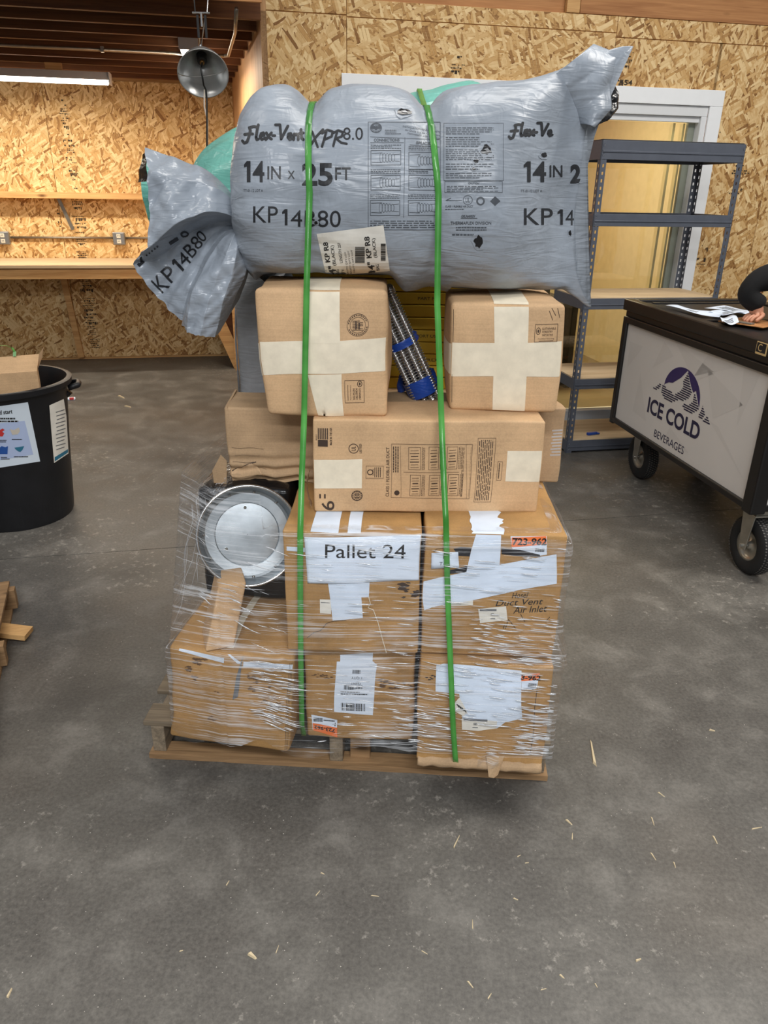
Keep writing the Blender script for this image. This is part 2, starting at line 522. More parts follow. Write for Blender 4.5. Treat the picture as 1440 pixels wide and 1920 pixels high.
class MB:
    def __init__(s):
        s.v, s.f = [], []
    def add(s, vs, fs):
        k = len(s.v)
        s.v += [tuple(x) for x in vs]
        s.f += [tuple(i + k for i in f) for f in fs]
        return s
    def box(s, x0, x1, y0, y1, z0, z1, mat=None):
        vs = [(x, y, z) for z in (z0, z1) for y in (y0, y1) for x in (x0, x1)]
        if mat is not None:
            vs = [mat @ Vector(v) for v in vs]
        return s.add(vs, [(0, 2, 3, 1), (4, 5, 7, 6), (0, 1, 5, 4), (2, 6, 7, 3), (0, 4, 6, 2), (1, 3, 7, 5)])
    def bar(s, p, q, w, h, up=(0, 0, 1)):
        p, q = Vector(p), Vector(q)
        d = (q - p).normalized()
        x = d.cross(Vector(up))
        if x.length < 1e-4: x = d.cross(Vector((0, 1, 0)))
        x.normalize()
        y = x.cross(d)
        vs = [e + x * (w / 2 * i) + y * (h / 2 * j) for e in (p, q) for j in (-1, 1) for i in (-1, 1)]
        return s.add(vs, [(0, 1, 3, 2), (4, 6, 7, 5), (0, 4, 5, 1), (2, 3, 7, 6), (0, 2, 6, 4), (1, 5, 7, 3)])
    def tube(s, pts, r, n=8, cap=True, closed=False):
        pts = [Vector(p) for p in pts]
        rs = r if isinstance(r, (list, tuple)) else [r] * len(pts)
        rings = []
        prev = None
        m = len(pts)
        for i, p in enumerate(pts):
            if closed:
                d = pts[(i + 1) % m] - pts[i - 1]
            else:
                d = pts[min(i + 1, m - 1)] - pts[max(i - 1, 0)]
            if d.length < 1e-9: d = Vector((0, 0, 1))
            d.normalize()
            if prev is None:
                x = d.cross(Vector((0, 0, 1)))
                if x.length < 1e-3: x = d.cross(Vector((0, 1, 0)))
            else:
                x = prev - d * prev.dot(d)
            x.normalize()
            prev = x
            y = d.cross(x)
            rings.append([p + (x * math.cos(2 * PI * k / n) + y * math.sin(2 * PI * k / n)) * rs[i] for k in range(n)])
        vs = [q for rg in rings for q in rg]
        fs = []
        for i in range(m if closed else m - 1):
            j = (i + 1) % m
            for k in range(n):
                k2 = (k + 1) % n
                fs.append((i * n + k, i * n + k2, j * n + k2, j * n + k))
        if cap and not closed:
            fs.append(tuple(range(n))[::-1])
            fs.append(tuple((m - 1) * n + k for k in range(n)))
        return s.add(vs, fs)
    def lathe(s, prof, n=32, mat=None, cap=False):
        """prof: (radius, height) pairs about local z"""
        vs, fs = [], []
        for (r, z) in prof:
            for k in range(n):
                a = 2 * PI * k / n
                vs.append(Vector((r * math.cos(a), r * math.sin(a), z)))
        for i in range(len(prof) - 1):
            for k in range(n):
                k2 = (k + 1) % n
                fs.append((i * n + k, i * n + k2, (i + 1) * n + k2, (i + 1) * n + k))
        if cap:
            fs.append(tuple(range(n))[::-1])
            fs.append(tuple((len(prof) - 1) * n + k for k in range(n)))
        if mat is not None:
            vs = [mat @ v for v in vs]
        return s.add(vs, fs)
    def grid(s, fn, nu, nv, closed_u=False):
        vs = [fn(i / (nu if closed_u else nu - 1), j / (nv - 1)) for j in range(nv) for i in range(nu)]
        fs = []
        for j in range(nv - 1):
            for i in range(nu if closed_u else nu - 1):
                i2 = (i + 1) % nu
                fs.append((j * nu + i, j * nu + i2, (j + 1) * nu + i2, (j + 1) * nu + i))
        return s.add(vs, fs)
    def mesh(s, name='m', recalc=False):
        me = bpy.data.meshes.new(name)
        me.from_pydata([tuple(v) for v in s.v], [], s.f)
        if recalc:
            bm = bmesh.new()
            bm.from_mesh(me)
            bmesh.ops.recalc_face_normals(bm, faces=bm.faces)
            bm.to_mesh(me)
            bm.free()
        me.update()
        return me
    def build(s, name, mat, parent=None, loc=(0, 0, 0), rz=0.0, smooth=False, bevel=0.0, kind=None, label=None, recalc=False):
        return link(name, s.mesh(name, recalc), mat, parent, loc, rz, smooth, bevel, kind, label)

def sharp_smooth(o, ang=35):
    me = o.data
    me.polygons.foreach_set('use_smooth', [True] * len(me.polygons))
    try:
        me.set_sharp_from_angle(angle=R(ang))
    except Exception:
        pass
    return o

def thicken(o, t=0.001, offset=0.0):
    m = o.modifiers.new('thickness', 'SOLIDIFY')
    m.thickness = t
    m.offset = offset
    return o

# ------------------------------------------------------------------ flat print: 2-D shapes laid onto surfaces
_tc = {}
def text_mesh(body, bold=0.0, shear=0.0, space=1.0):
    key = (body, bold, shear, space)
    if key not in _tc:
        cu = bpy.data.curves.new('print', 'FONT')
        cu.body = body
        cu.size = 1.0
        cu.offset = bold
        cu.shear = shear
        cu.space_character = space
        cu.resolution_u = 4
        cu.fill_mode = 'FRONT'
        ob = bpy.data.objects.new('print', cu)
        me = bpy.data.meshes.new_from_object(ob)
        vs = [(v.co.x, v.co.y) for v in me.vertices]
        fs = [tuple(p.vertices) for p in me.polygons]
        bpy.data.objects.remove(ob)
        bpy.data.curves.remove(cu)
        bpy.data.meshes.remove(me)
        x0 = min(v[0] for v in vs); x1 = max(v[0] for v in vs)
        y0 = min(v[1] for v in vs); y1 = max(v[1] for v in vs)
        _tc[key] = ([((v[0] - x0) / (x1 - x0), (v[1] - y0) / (y1 - y0)) for v in vs], fs, (x1 - x0) / (y1 - y0))
    return _tc[key]

class P2:
    """a sheet of 2-D polygons (u right, v up), later laid onto a surface"""
    def __init__(s):
        s.v, s.f = [], []
    def add(s, vs, fs):
        k = len(s.v)
        s.v += list(vs)
        s.f += [tuple(i + k for i in f) for f in fs]
        return s
    def rect(s, x0, y0, x1, y1, rot=0.0):
        cx, cy = (x0 + x1) / 2, (y0 + y1) / 2
        c, n = math.cos(rot), math.sin(rot)
        vs = []
        for (x, y) in ((x0, y0), (x1, y0), (x1, y1), (x0, y1)):
            dx, dy = x - cx, y - cy
            vs.append((cx + dx * c - dy * n, cy + dx * n + dy * c))
        return s.add(vs, [(0, 1, 2, 3)])
    def quad(s, *pts):
        return s.add(pts, [tuple(range(len(pts)))])
    def frame(s, x0, y0, x1, y1, t):
        x0, x1 = min(x0, x1), max(x0, x1)
        y0, y1 = min(y0, y1), max(y0, y1)
        return s.rect(x0, y0, x1, y0 + t).rect(x0, y1 - t, x1, y1).rect(x0, y0 + t, x0 + t, y1 - t).rect(x1 - t, y0 + t, x1, y1 - t)
    def line(s, p, q, w):
        dx, dy = q[0] - p[0], q[1] - p[1]
        L = math.hypot(dx, dy) or 1e-9
        nx, ny = -dy / L * w / 2, dx / L * w / 2
        return s.add([(p[0] + nx, p[1] + ny), (p[0] - nx, p[1] - ny), (q[0] - nx, q[1] - ny), (q[0] + nx, q[1] + ny)], [(0, 1, 2, 3)])
    def stroke(s, pts, w):
        for a, b in zip(pts, pts[1:]):
            s.line(a, b, w)
        return s
    def disc(s, x, y, rx, ry=None, n=24):
        ry = ry or rx
        return s.add([(x + rx * math.cos(2 * PI * k / n), y + ry * math.sin(2 * PI * k / n)) for k in range(n)], [tuple(range(n))])
    def ring(s, x, y, r, t, n=28, ry=None):
        ry = ry or r
        vs = []
        for k in range(n):
            a = 2 * PI * k / n
            vs += [(x + r * math.cos(a), y + ry * math.sin(a)), (x + (r - t) * math.cos(a), y + (ry - t) * math.sin(a))]
        return s.add(vs, [(2 * k, 2 * ((k + 1) % n), 2 * ((k + 1) % n) + 1, 2 * k + 1) for k in range(n)])
    def text(s, body, x, y, h, w=None, rot=0.0, bold=0.0, shear=0.0, space=1.0, anchor='c'):
        """text of height h (and width w) centred on x, y"""
        vs, fs, asp = text_mesh(body, bold, shear, space)
        w = w or h * asp
        c, n = math.cos(rot), math.sin(rot)
        ox = -0.5 if anchor == 'c' else 0.0
        out = []
        for (u, v) in vs:
            dx, dy = (u + ox) * w, (v - 0.5) * h
            out.append((x + dx * c - dy * n, y + dx * n + dy * c))
        return s.add(out, fs)
    def greek(s, x0, y0, x1, y1, rows, rng, fill=0.55, vertical=False):
        """rows of unreadably small words"""
        for r in range(rows):
            if vertical:
                st = (x1 - x0) / rows
                xx = x0 + st * r
                y = y0
                while y < y1:
                    L = rng.uniform(0.04, 0.14) * (y1 - y0)
                    e = min(y1, y + L)
                    s.rect(xx, y, xx + st * fill, e)
                    y = e + (y1 - y0) * 0.02
            else:
                st = (y1 - y0) / rows
                yy = y0 + st * r
                x = x0
                end = x1 - (x1 - x0) * rng.choice((0, 0, 0.05, 0.3))
                while x < end:
                    L = rng.uniform(0.03, 0.12) * (x1 - x0)
                    e = min(end, x + L)
                    s.rect(x, yy, e, yy + st * fill)
                    x = e + (x1 - x0) * 0.018
        return s
    def barcode(s, x0, y0, x1, y1, rng, vertical=False):
        a, b = (y0, y1) if vertical else (x0, x1)
        p = a
        while p < b:
            w = (b - a) * rng.choice((0.015, 0.03, 0.045))
            e = min(b, p + w)
            if vertical: s.rect(x0, p, x1, e)
            else: s.rect(p, y0, e, y1)
            p = e + (b - a) * rng.choice((0.015, 0.03))
        return s
    def moved(s, dx, dy, rot=0.0, sc=1.0):
        c, n = math.cos(rot), math.sin(rot)
        s.v = [(dx + sc * (x * c - y * n), dy + sc * (x * n + y * c)) for x, y in s.v]
        return s
    def cut(s, step):
        """split on a grid so that the sheet can bend"""
        bm = bmesh.new()
        vs = [bm.verts.new((x, y, 0)) for x, y in s.v]
        for f in s.f:
            try: bm.faces.new([vs[i] for i in f])
            except ValueError: pass
        for ax in (0, 1):
            if not s.v: break
            lo = min(v[ax] for v in s.v); hi = max(v[ax] for v in s.v)
            k = math.floor(lo / step) + 1
            while k * step < hi:
                co = [0, 0, 0]; no = [0, 0, 0]
                co[ax] = k * step; no[ax] = 1
                bmesh.ops.bisect_plane(bm, geom=bm.verts[:] + bm.edges[:] + bm.faces[:], plane_co=co, plane_no=no, dist=1e-6)
                k += 1
        bm.verts.index_update()
        s.v = [(v.co.x, v.co.y) for v in bm.verts]
        s.f = [tuple(v.index for v in f.verts) for f in bm.faces]
        bm.free()
        return s
    def lay(s, fn, name, mat, parent=None, step=None, smooth=False, label=None):
        if step: s.cut(step)
        pts = [fn(u, v) for u, v in s.v]
        ok = [p is not None for p in pts]
        idx, vs = {}, []
        fs = []
        for f in s.f:
            if all(ok[i] for i in f):
                g = []
                for i in f:
                    if i not in idx:
                        idx[i] = len(vs)
                        vs.append(pts[i])
                    g.append(idx[i])
                fs.append(tuple(g))
        me = bpy.data.meshes.new(name)
        me.from_pydata([tuple(v) for v in vs], [], fs)
        me.update()
        return link(name, me, mat, parent, smooth=smooth, label=label)

def caster(o_mesh_verts, faces, direction, off):
    """lay function: shoots from a plane point along direction onto a mesh, stays proud of it by off"""
    tree = BVHTree.FromPolygons([Vector(v) for v in o_mesh_verts], faces)
    d = Vector(direction).normalized()
    def hit(p):
        loc, n, i, dist = tree.ray_cast(Vector(p) - d * 1.0, d)
        if loc is None: return None
        return loc - d * off
    return hit

# ------------------------------------------------------------------ cartons
class Carton:
    def __init__(s, name, w, d, h, loc, yaw=0.0, mat='cardboard', label=None, cat='box', bulge=0.004, rough=0.0015,
                 rad=0.006, seed=0, lean=(0, 0), taper=0.0, group=None, extra=None, cells=18, parent=None):
        s.w, s.d, s.h, s.bulge, s.rough, s.rad, s.seed, s.lean, s.taper, s.extra = w, d, h, bulge, rough, rad, seed, lean, taper, extra
        s.mw = Matrix.Translation(Vector(loc)) @ Matrix.Rotation(yaw, 4, 'Z')
        s.o = empty(name, loc, yaw, label, cat, group)
        def params(L):
            r = rad
            inner = [r + (L - 2 * r) * k / cells for k in range(cells + 1)]
            return [0, r * 0.3, r * 0.65] + inner + [L - r * 0.65, L - r * 0.3, L]
        xs, ys, zs = [[t - w / 2 for t in params(w)], [t - d / 2 for t in params(d)], params(h)]
        mb = MB()
        key = {}
        def vid(x, y, z):
            k = (round(x, 5), round(y, 5), round(z, 5))
            if k not in key:
                key[k] = len(mb.v)
                mb.v.append(tuple(s.deform(Vector((x, y, z)))))
            return key[k]
        def face(A, Bv, f):
            for i in range(len(A) - 1):
                for j in range(len(Bv) - 1):
                    mb.f.append((vid(*f(A[i], Bv[j])), vid(*f(A[i + 1], Bv[j])), vid(*f(A[i + 1], Bv[j + 1])), vid(*f(A[i], Bv[j + 1]))))
        face(xs, zs, lambda a, b: (a, -d / 2, b))
        face(xs[::-1], zs, lambda a, b: (a, d / 2, b))
        face(ys[::-1], zs, lambda a, b: (-w / 2, a, b))
        face(ys, zs, lambda a, b: (w / 2, a, b))
        face(xs, ys, lambda a, b: (a, b, h))
        face(xs[::-1], ys, lambda a, b: (a, b, 0))
        s.body = mb.build('body', mat, s.o, smooth=True)
    def deform(s, p):
        w, d, h, r = s.w, s.d, s.h, s.rad
        q = Vector((max(-w / 2 + r, min(w / 2 - r, p.x)), max(-d / 2 + r, min(d / 2 - r, p.y)), max(r, min(h - r, p.z))))
        e = p - q
        if e.length > 1e-9: p = q + e.normalized() * min(r, e.length) if e.length > r else p
        ux, uy, uz = p.x / (w / 2), p.y / (d / 2), (p.z / h) * 2 - 1
        bx, by, bz = (max(0.0, 1 - t * t) for t in (ux, uy, uz))
        o = Vector((ux * by * bz, uy * bx * bz, uz * bx * by)) * s.bulge
        sd = s.seed * 7.13
        n1 = noise.noise_vector(Vector((p.x * 6 + sd, p.y * 6, p.z * 6)))
        n2 = noise.noise_vector(Vector((p.x * 11 + sd, p.y * 11, p.z * 11)))
        p = p + o + n1 * s.rough * 2 + n2 * s.rough * 0.8
        if s.taper: 
            k = 1 - s.taper * (p.z / h)
            p.x *= k
        p.x += s.lean[0] * p.z
        p.y += s.lean[1] * p.z
        if s.extra: p = s.extra(p, s)
        return p
    def map(s, face, off=0.0008):
        w, d, h = s.w, s.d, s.h
        if face == 'front': return lambda u, v: s.deform(Vector((u, -d / 2, v))) + Vector((0, -off, 0))
        if face == 'top': return lambda u, v: s.deform(Vector((u, -d / 2 + v, h))) + Vector((0, 0, off))
        if face == 'left': return lambda u, v: s.deform(Vector((-w / 2, -d / 2 + u, v))) + Vector((-off, 0, 0))
        if face == 'right': return lambda u, v: s.deform(Vector((w / 2, -d / 2 + u, v))) + Vector((off, 0, 0))
    def px(s, x, y):
        """where a point of the picture lies on the front face, in u, v"""
        p0 = s.mw @ Vector((0, -s.d / 2, s.h / 2))
        n = s.mw.to_3x3() @ Vector((0, -1, 0))
        q = s.mw.inverted() @ on_plane(x, y, p0, n)
        z = max(0.001, min(s.h - 0.001, q.z))
        u = q.x - s.lean[0] * z
        if s.taper: u /= (1 - s.taper * z / s.h)
        return (max(-s.w / 2 + 0.001, min(s.w / 2 - 0.001, u)), z)
    def patch(s, face, u0, v0, u1, v1, name, mat, off=0.0012, step=0.012, ragged=0.0, label=None):
        p = P2()
        if ragged:
            rg = random.Random(s.seed + int(u0 * 1000))
            n = 14
            left = [(u0 + rg.uniform(-ragged, ragged) * 0.3, v0 + (v1 - v0) * k / n) for k in range(n + 1)]
            right = [(u1 + rg.uniform(-ragged, ragged), v0 + (v1 - v0) * k / n) for k in range(n + 1)]
            for k in range(n):
                p.quad(left[k], right[k], right[k + 1], left[k + 1])
        else:
            p.rect(u0, v0, u1, v1)
        return p.lay(s.map(face, off), name, mat, s.o, step=step, smooth=True, label=label)
    def pxquad(s, pts, name, mat, off=0.0011, step=0.012, label=None):
        p = P2()
        p.quad(*[s.px(*q) for q in pts])
        return p.lay(s.map('front', off), name, mat, s.o, step=step, smooth=True, label=label)
    def lay(s, p, name, mat, face='front', off=0.0014, step=0.02, label=None):
        return p.lay(s.map(face, off), name, mat, s.o, step=step, label=label)

# ================================================================== the setting
rng = random.Random(4)

# ---- floor: slabs with sawn joints; slab joints run with the building
floor = MB().box(-9, 9, -5, 14, -0.16, -0.012).build('floor', 'joint_dark', None, rz=YAW)
structure(floor)
_j0 = BROT.inverted() @ flr(1040, 978)
_jb = _j0.y
for (b0, b1) in ((-5, _jb - 3.66), (_jb - 3.66, _jb), (_jb, 14)):
    for (a0, a1) in ((-9, -2.9), (-2.9, 4.4), (4.4, 9)):
        MB().box(a0 + .0025, a1 - .0025, b0 + .0025, b1 - .0025, -0.10, 0.0).build('slab', 'concrete', floor)

# ---- wall with the patio door (front face at b = 5.1)
WB = 5.1
wall_r = MB()
wall_r.box(0.30, 0.78, WB + .012, WB + .13, 0, 2.62).box(0.78, 3.22, WB + .012, WB + .13, 2.13, 2.62).box(3.22, 6.5, WB + .012, WB + .13, 0, 2.62)
wall_right = structure(wall_r.build('wall_right', 'lumber', None, rz=YAW))
def sheet(boxes, mat, parent, bev=0.0015):
    m = MB()
    for bx in boxes: m.box(*bx)
    return m.build('osb_sheet', mat, parent, bevel=bev)
g = 0.0018
sheet([(0.262, 0.763 - g, WB, WB + .012, 0.01, 2.534)], 'osb_vertical', wall_right)
sheet([(0.763 + g, 2.472 - g, WB - .001, WB + .012, 2.15, 2.526)], 'osb_horizontal', wall_right)
sheet([(0.262, 0.763 - g, WB + .001, WB + .012, 2.54, 2.617)], 'osb_horizontal', wall_right)
sheet([(0.763 + g, 2.472 - g, WB + .0015, WB + .012, 2.531, 2.617)], 'osb_horizontal', wall_right)
sheet([(2.472 + g, 3.22, WB, WB + .012, 2.15, 2.503), (3.2, 3.72, WB, WB + .012, 0.01, 2.503)], 'osb_vertical', wall_right, 0)
sheet([(2.472 + g, 4.9, WB + .001, WB + .012, 2.508, 2.617)], 'osb_vertical', wall_right)
sheet([(3.722 + g, 4.93, WB - .001, WB + .012, 0.01, 2.503)], 'osb_vertical', wall_right)
sheet([(4.932 + g, 6.2, WB, WB + .012, 0.01, 2.503)], 'osb_vertical', wall_right)

def stamp_column(parent, a, b, z0, z1, w, seed, mat='ink_osb', dens=1.0, name='ink_stamp'):
    rg = random.Random(seed)
    p = P2()
    z = z1
    while z > z0:
        k = rg.random()
        if k < 0.18:
            z -= rg.uniform(0.015, 0.05)
            continue
        hh = rg.choice((0.008, 0.012, 0.02, 0.03))
        x = a - w / 2 * rg.uniform(0.5, 1)
        xe = a + w / 2 * rg.uniform(0.3, 1)
        while x < xe:
            L = rg.uniform(0.004, 0.018)
            if rg.random() < 0.72 * dens:
                p.rect(x, z - hh * rg.uniform(0.3, 1), min(xe, x + L), z)
            x += L + rg.uniform(0.002, 0.006)
        z -= hh + rg.uniform(0.004, 0.012)
    return p.lay(lambda u, v: Vector((u, b, v)), name, mat, parent)
stamp_column(wall_right, bw(1175, 120, WB).x, WB - .0020, 2.16, 2.43, 0.10, 3)
P2().text('454', bw(1175, 142, WB).x, 2.262, 0.03, 0.09, bold=0.02).lay(lambda u, v: Vector((u, WB - .0021, v)), 'ink_stamp', 'ink_osb', wall_right)
stamp_column(wall_right, bw(860, 97, WB).x, WB - .0020, 2.27, 2.36, 0.09, 5)
stamp_column(wall_right, 3.52, WB - .0010, 1.62, 1.80, 0.16, 9)
stamp_column(wall_right, 3.3, WB - .0010, 1.9, 2.0, 0.10, 12, dens=.7)
stamp_column(wall_right, 3.33, WB - .0010, 1.15, 1.28, 0.10, 13, dens=.7)

# rim lumber and stud above the sheets
trim1 = structure(MB().box(0.3, 6.5, WB + .06, WB + .12, 2.62, 3.4).build('trim_1', 'rim_lumber', None, rz=YAW))
xs = bw(1063, 10, WB).x
MB().box(0.262, xs - .002, WB + .03, WB + .06, 2.62, 3.02).build('rim_plank', 'rim_lumber', trim1, bevel=.002)
MB().box(xs + .09, 6.4, WB + .0, WB + .055, 2.62, 3.02).build('rim_plank', 'rim_lumber', trim1, bevel=.002)
MB().box(xs, xs + .085, WB - .005, WB + .06, 2.62, 3.3).build('stud', 'lumber', trim1, bevel=.002)

# ---- patio door
DZ = 2.24
door = structure(MB().box(0.80, 3.20, WB + .03, WB + .12, 0.0, 0.035).build('door_1', 'vinyl', None, rz=YAW))
t = .016
MB().box(0.73, 3.285, WB - t, WB, 2.147, DZ).build('casing', 'white_trim', door, bevel=.002)
MB().box(0.73, 0.822, WB - t, WB, 0.0, 2.146).build('casing', 'white_trim', door, bevel=.002)
MB().box(3.192, 3.285, WB - t, WB, 0.0, 2.146).build('casing', 'white_trim', door, bevel=.002)
fr = MB()
fr.box(0.822, 3.192, WB, WB + .10, 2.085, 2.147).box(0.822, 0.87, WB, WB + .10, 0.0, 2.085).box(3.15, 3.192, WB, WB + .10, 0.0, 2.085).box(0.87, 3.15, WB + .01, WB + .10, 0.0, 0.09)
fr.build('frame', 'vinyl', door, bevel=.003)
MB().box(0.87, 3.15, WB + .02, WB + .05, 2.05, 2.088).build('head_track', 'vinyl', door, bevel=.002)
for (a0, a1, b0) in ((0.87, 2.06, WB + .02), (1.98, 3.15, WB + .06)):
    MB().box(a0 + .03, a1 - .03, b0 + .010, b0 + .016, .09, 2.06).build('pane', 'door_glass', door)
    st = MB()
    st.box(a0, a0 + .045, b0, b0 + .03, .09, 2.06).box(a1 - .05, a1, b0, b0 + .03, .09, 2.06)
    st.build('stile', 'sash_grey', door, bevel=.003)
for (a0, a1, mt) in ((3.085, 3.10, 'sash_beige'), (3.01, 3.028, 'sash_beige')):
    MB().box(a0, a1, WB + .10, WB + .14, .09, 2.05).build('jamb_strip', mt, door)

# ---- the lit office behind the glass
office = structure(MB().box(0.34, 5.2, 8.0, 8.1, 0, 2.7).build('wall_office', 'office_pale', None, rz=YAW))
MB().box(0.34, 3.42, 7.975, 8.0, 0.93, 2.62).build('wall_board', 'office_wall', office, bevel=.003)
MB().box(0.34, 3.6, 7.94, 8.0, 0.80, 0.86).build('raceway', 'office_pale', office, bevel=.004)
structure(MB().box(3.7, 3.8, 5.25, 8.0, 0, 2.7).build('wall_office_side', 'office_pale', None, rz=YAW))
structure(MB().box(0.34, 5.2, 5.23, 8.1, 2.70, 2.78).build('ceiling_office', 'white_trim', None, rz=YAW))
structure(MB().box(0.34, 5.2, 5.24, 8.0, 0.0005, 0.004).build('floor_office', 'office_floor', None, rz=YAW))
ol = area_lamp('office_lamp', B(2.2, 6.4, 2.66), 1.2, 0.6, 95, (1.0, 0.84, 0.58), YAW)

# office furniture seen through the glass
oout = empty('wall_outlet', B(3.0, 7.93, 0.83), YAW, 'cream double socket on the raceway behind the glass door', 'outlet')
MB().box(-.055, .055, -.03, .009, -.07, .07).build('plate', 'outlet_ivory', oout, bevel=.006)
for dz in (-.035, .035):
    MB().lathe([(.0, -.0), (.026, 0), (.026, -.008), (0, -.008)], 16, Matrix.Translation((0, -.03, dz)) @ Matrix.Rotation(R(-90), 4, 'X')).build('socket', 'outlet_ivory', oout)
desk = empty('office_desk', B(1.45, 6.55, 0.004), YAW, 'dark topped desk behind the glass door', 'desk')
MB().box(-1.0, 1.5, -.45, .42, .70, .74).build('desk_top', 'office_dark', desk, bevel=.004)
for sx in (-.95, 1.42):
    MB().box(sx, sx + .05, -.42, .38, .0005, .70).build('leg', 'office_dark', desk, bevel=.003)
MB().box(-.9, 1.4, -.40, -.37, .12, .70).build('back_panel', 'office_dark', desk)
def office_chair(loc, rz):
    c = empty('office_chair', loc, rz, 'black swivel office chair on casters behind the glass door', 'chair')
    MB().box(-.24, .24, -.24, .24, .44, .52).build('seat', 'office_dark', c, bevel=.03)
    MB().box(-.22, .22, .20, .27, .58, 1.02).build('backrest', 'office_dark', c, bevel=.03)
    MB().bar((0, .18, .48), (0, .25, .7), .05, .02).build('back_support', 'black_plastic', c)
    MB().tube([(0, 0, .10), (0, 0, .44)], .028, 12).build('gas_lift', 'black_plastic', c)
    for k in range(5):
        a = 2 * PI * k / 5 + .3
        leg = MB().bar((0, 0, .115), (.30 * math.cos(a), .30 * math.sin(a), .085), .045, .03).build('leg', 'black_plastic', c)
        MB().lathe([(.0, -.02), (.03, -.02), (.03, .02), (0, .02)], 14, Matrix.Translation((.30 * math.cos(a), .30 * math.sin(a), .031)) @ Matrix.Rotation(R(90), 4, 'X')).build('wheel', 'rubber', leg)
    return c
office_chair(B(2.2, 5.78, 0.004), YAW + R(170))

# ---- return wall of smooth plywood beside the loft bay
wm = MB()
A0, A1 = (0.262, WB), (0.125, 7.9)
wm.add([(A0[0], A0[1], 0), (A1[0], A1[1], 0), (A1[0] + .17, A1[1], 0), (A0[0] + .035, A0[1], 0), (A0[0], A0[1], 2.62), (A1[0], A1[1], 2.62), (A1[0] + .17, A1[1], 2.62), (A0[0] + .035, A0[1], 2.62)],
       [(0, 1, 5, 4), (1, 2, 6, 5), (2, 3, 7, 6), (3, 0, 4, 7), (4, 5, 6, 7), (0, 3, 2, 1)])
structure(wm.build('wall_bay_side', 'plywood', None, rz=YAW))

# ---- back wall of the bay
LB = 7.9
wall_left = structure(MB().box(-6.5, 0.13, LB + .012, LB + .14, 0, 2.75).build('wall_back', 'lumber', None, rz=YAW))
for i, (a0, a1) in enumerate(((-6.4, -5.18), (-5.18, -3.96), (-3.96, -2.735), (-2.735, -1.511), (-1.511, -0.272), (-0.272, 0.125))):
    sheet([(a0 + g, a1 - g, LB - .001 * (i % 2), LB + .012, 0.022, 2.452)], 'osb_vertical', wall_left)
stamp_column(wall_left, -1.345, LB - .0022, 1.56, 2.33, 0.10, 21, dens=.75)
stamp_column(wall_left, -1.35, LB - .0022, .97, 1.46, 0.13, 22, dens=1.25)
stamp_column(wall_left, -1.36, LB - .0022, 0.04, 0.82, 0.13, 23, dens=1.3)
stamp_column(wall_left, -1.52, LB - .0022, 1.2, 1.46, 0.05, 24, dens=.7)

# ---- loft joists over the bay
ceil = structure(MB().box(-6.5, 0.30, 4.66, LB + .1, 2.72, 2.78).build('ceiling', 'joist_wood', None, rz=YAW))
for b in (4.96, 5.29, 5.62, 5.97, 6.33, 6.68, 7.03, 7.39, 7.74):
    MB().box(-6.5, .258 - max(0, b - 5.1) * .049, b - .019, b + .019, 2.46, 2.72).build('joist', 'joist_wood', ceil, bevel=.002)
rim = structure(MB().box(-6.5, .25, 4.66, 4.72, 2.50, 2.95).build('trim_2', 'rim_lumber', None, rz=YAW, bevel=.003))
MB().box(-.25, .25, 4.64, 4.66, 2.485, 2.56).build('ledger', 'rim_lumber', rim, bevel=.002)

cd = empty('ceiling_conduit', B(0, 6.12, 2.44), YAW, 'thin steel conduit run along and across the loft joists', 'conduit')
MB().tube([(-6.4, 0, 0), (.06, 0, 0)], .011, 8).build('pipe_run', 'conduit_steel', cd, smooth=True)
MB().tube([(.06, 0, 0), (.085, -.04, 0), (.12, -.9, 0), (.12, -1.42, .02)], .011, 8).build('pipe_drop', 'conduit_steel', cd, smooth=True)
for x in (-3.0, -1.9, -.75, -.05):
    MB().box(x - .01, x + .01, -.016, .016, -.014, .02).build('clip', 'zinc', cd)

# ---- lit fixtures of the bay
fx = empty('strip_light', B(-1.75, 7.0, 2.352), YAW, 'long white strip light, lit, hanging under the loft joists', 'light fixture')
body = MB()
body.add([(-.92, -.06, .0), (.92, -.06, .0), (.92, -.045, .055), (-.92, -.045, .055), (-.92, .06, .0), (.92, .06, .0), (.92, .045, .055), (-.92, .045, .055)],
         [(0, 1, 2, 3), (5, 4, 7, 6), (3, 2, 6, 7), (1, 5, 6, 2), (4, 0, 3, 7)])
body.build('housing', 'fixture_white', fx)
df = MB()
n = 8
df.grid(lambda u, v: Vector((-.905 + 1.81 * u, -.055 * math.cos(PI * v), -.028 * math.sin(PI * v) - .0005)), 2, n)
df.build('diffuser', 'lamp_diffuser', fx, smooth=True)
for sx in (-.93, .92):
    MB().box(sx, sx + .012, -.062, .062, -.03, .056).build('end_cap', 'fixture_white', fx, bevel=.003)
for sx in (-.6, .52):
    MB().box(sx - .06, sx + .06, -.02, .02, .056, .107).build('mounting_block', 'lumber', fx)
area_lamp('strip_light_glow', B(-1.75, 7.0, 2.317), 1.8, 0.1, 36, (1.0, 0.88, 0.70), YAW)

fx2 = empty('small_strip_light', B(-.165, 5.62, 2.41), YAW, 'white strip light end-on behind the clamp lamp', 'light fixture')
MB().box(-.06, .06, 0, 1.2, 0.012, .05).build('housing', 'fixture_white', fx2, bevel=.003)
MB().box(-.055, .055, .012, 1.19, -.012, .012).build('diffuser', 'lamp_diffuser', fx2, bevel=.005)
MB().box(-.062, .062, -.006, .008, -.014, .052).build('end_cap', 'fixture_white', fx2, bevel=.003)
area_lamp('small_strip_glow', B(-.165, 6.2, 2.388), 0.1, 1.1, 14, (1.0, 0.88, 0.70), YAW)

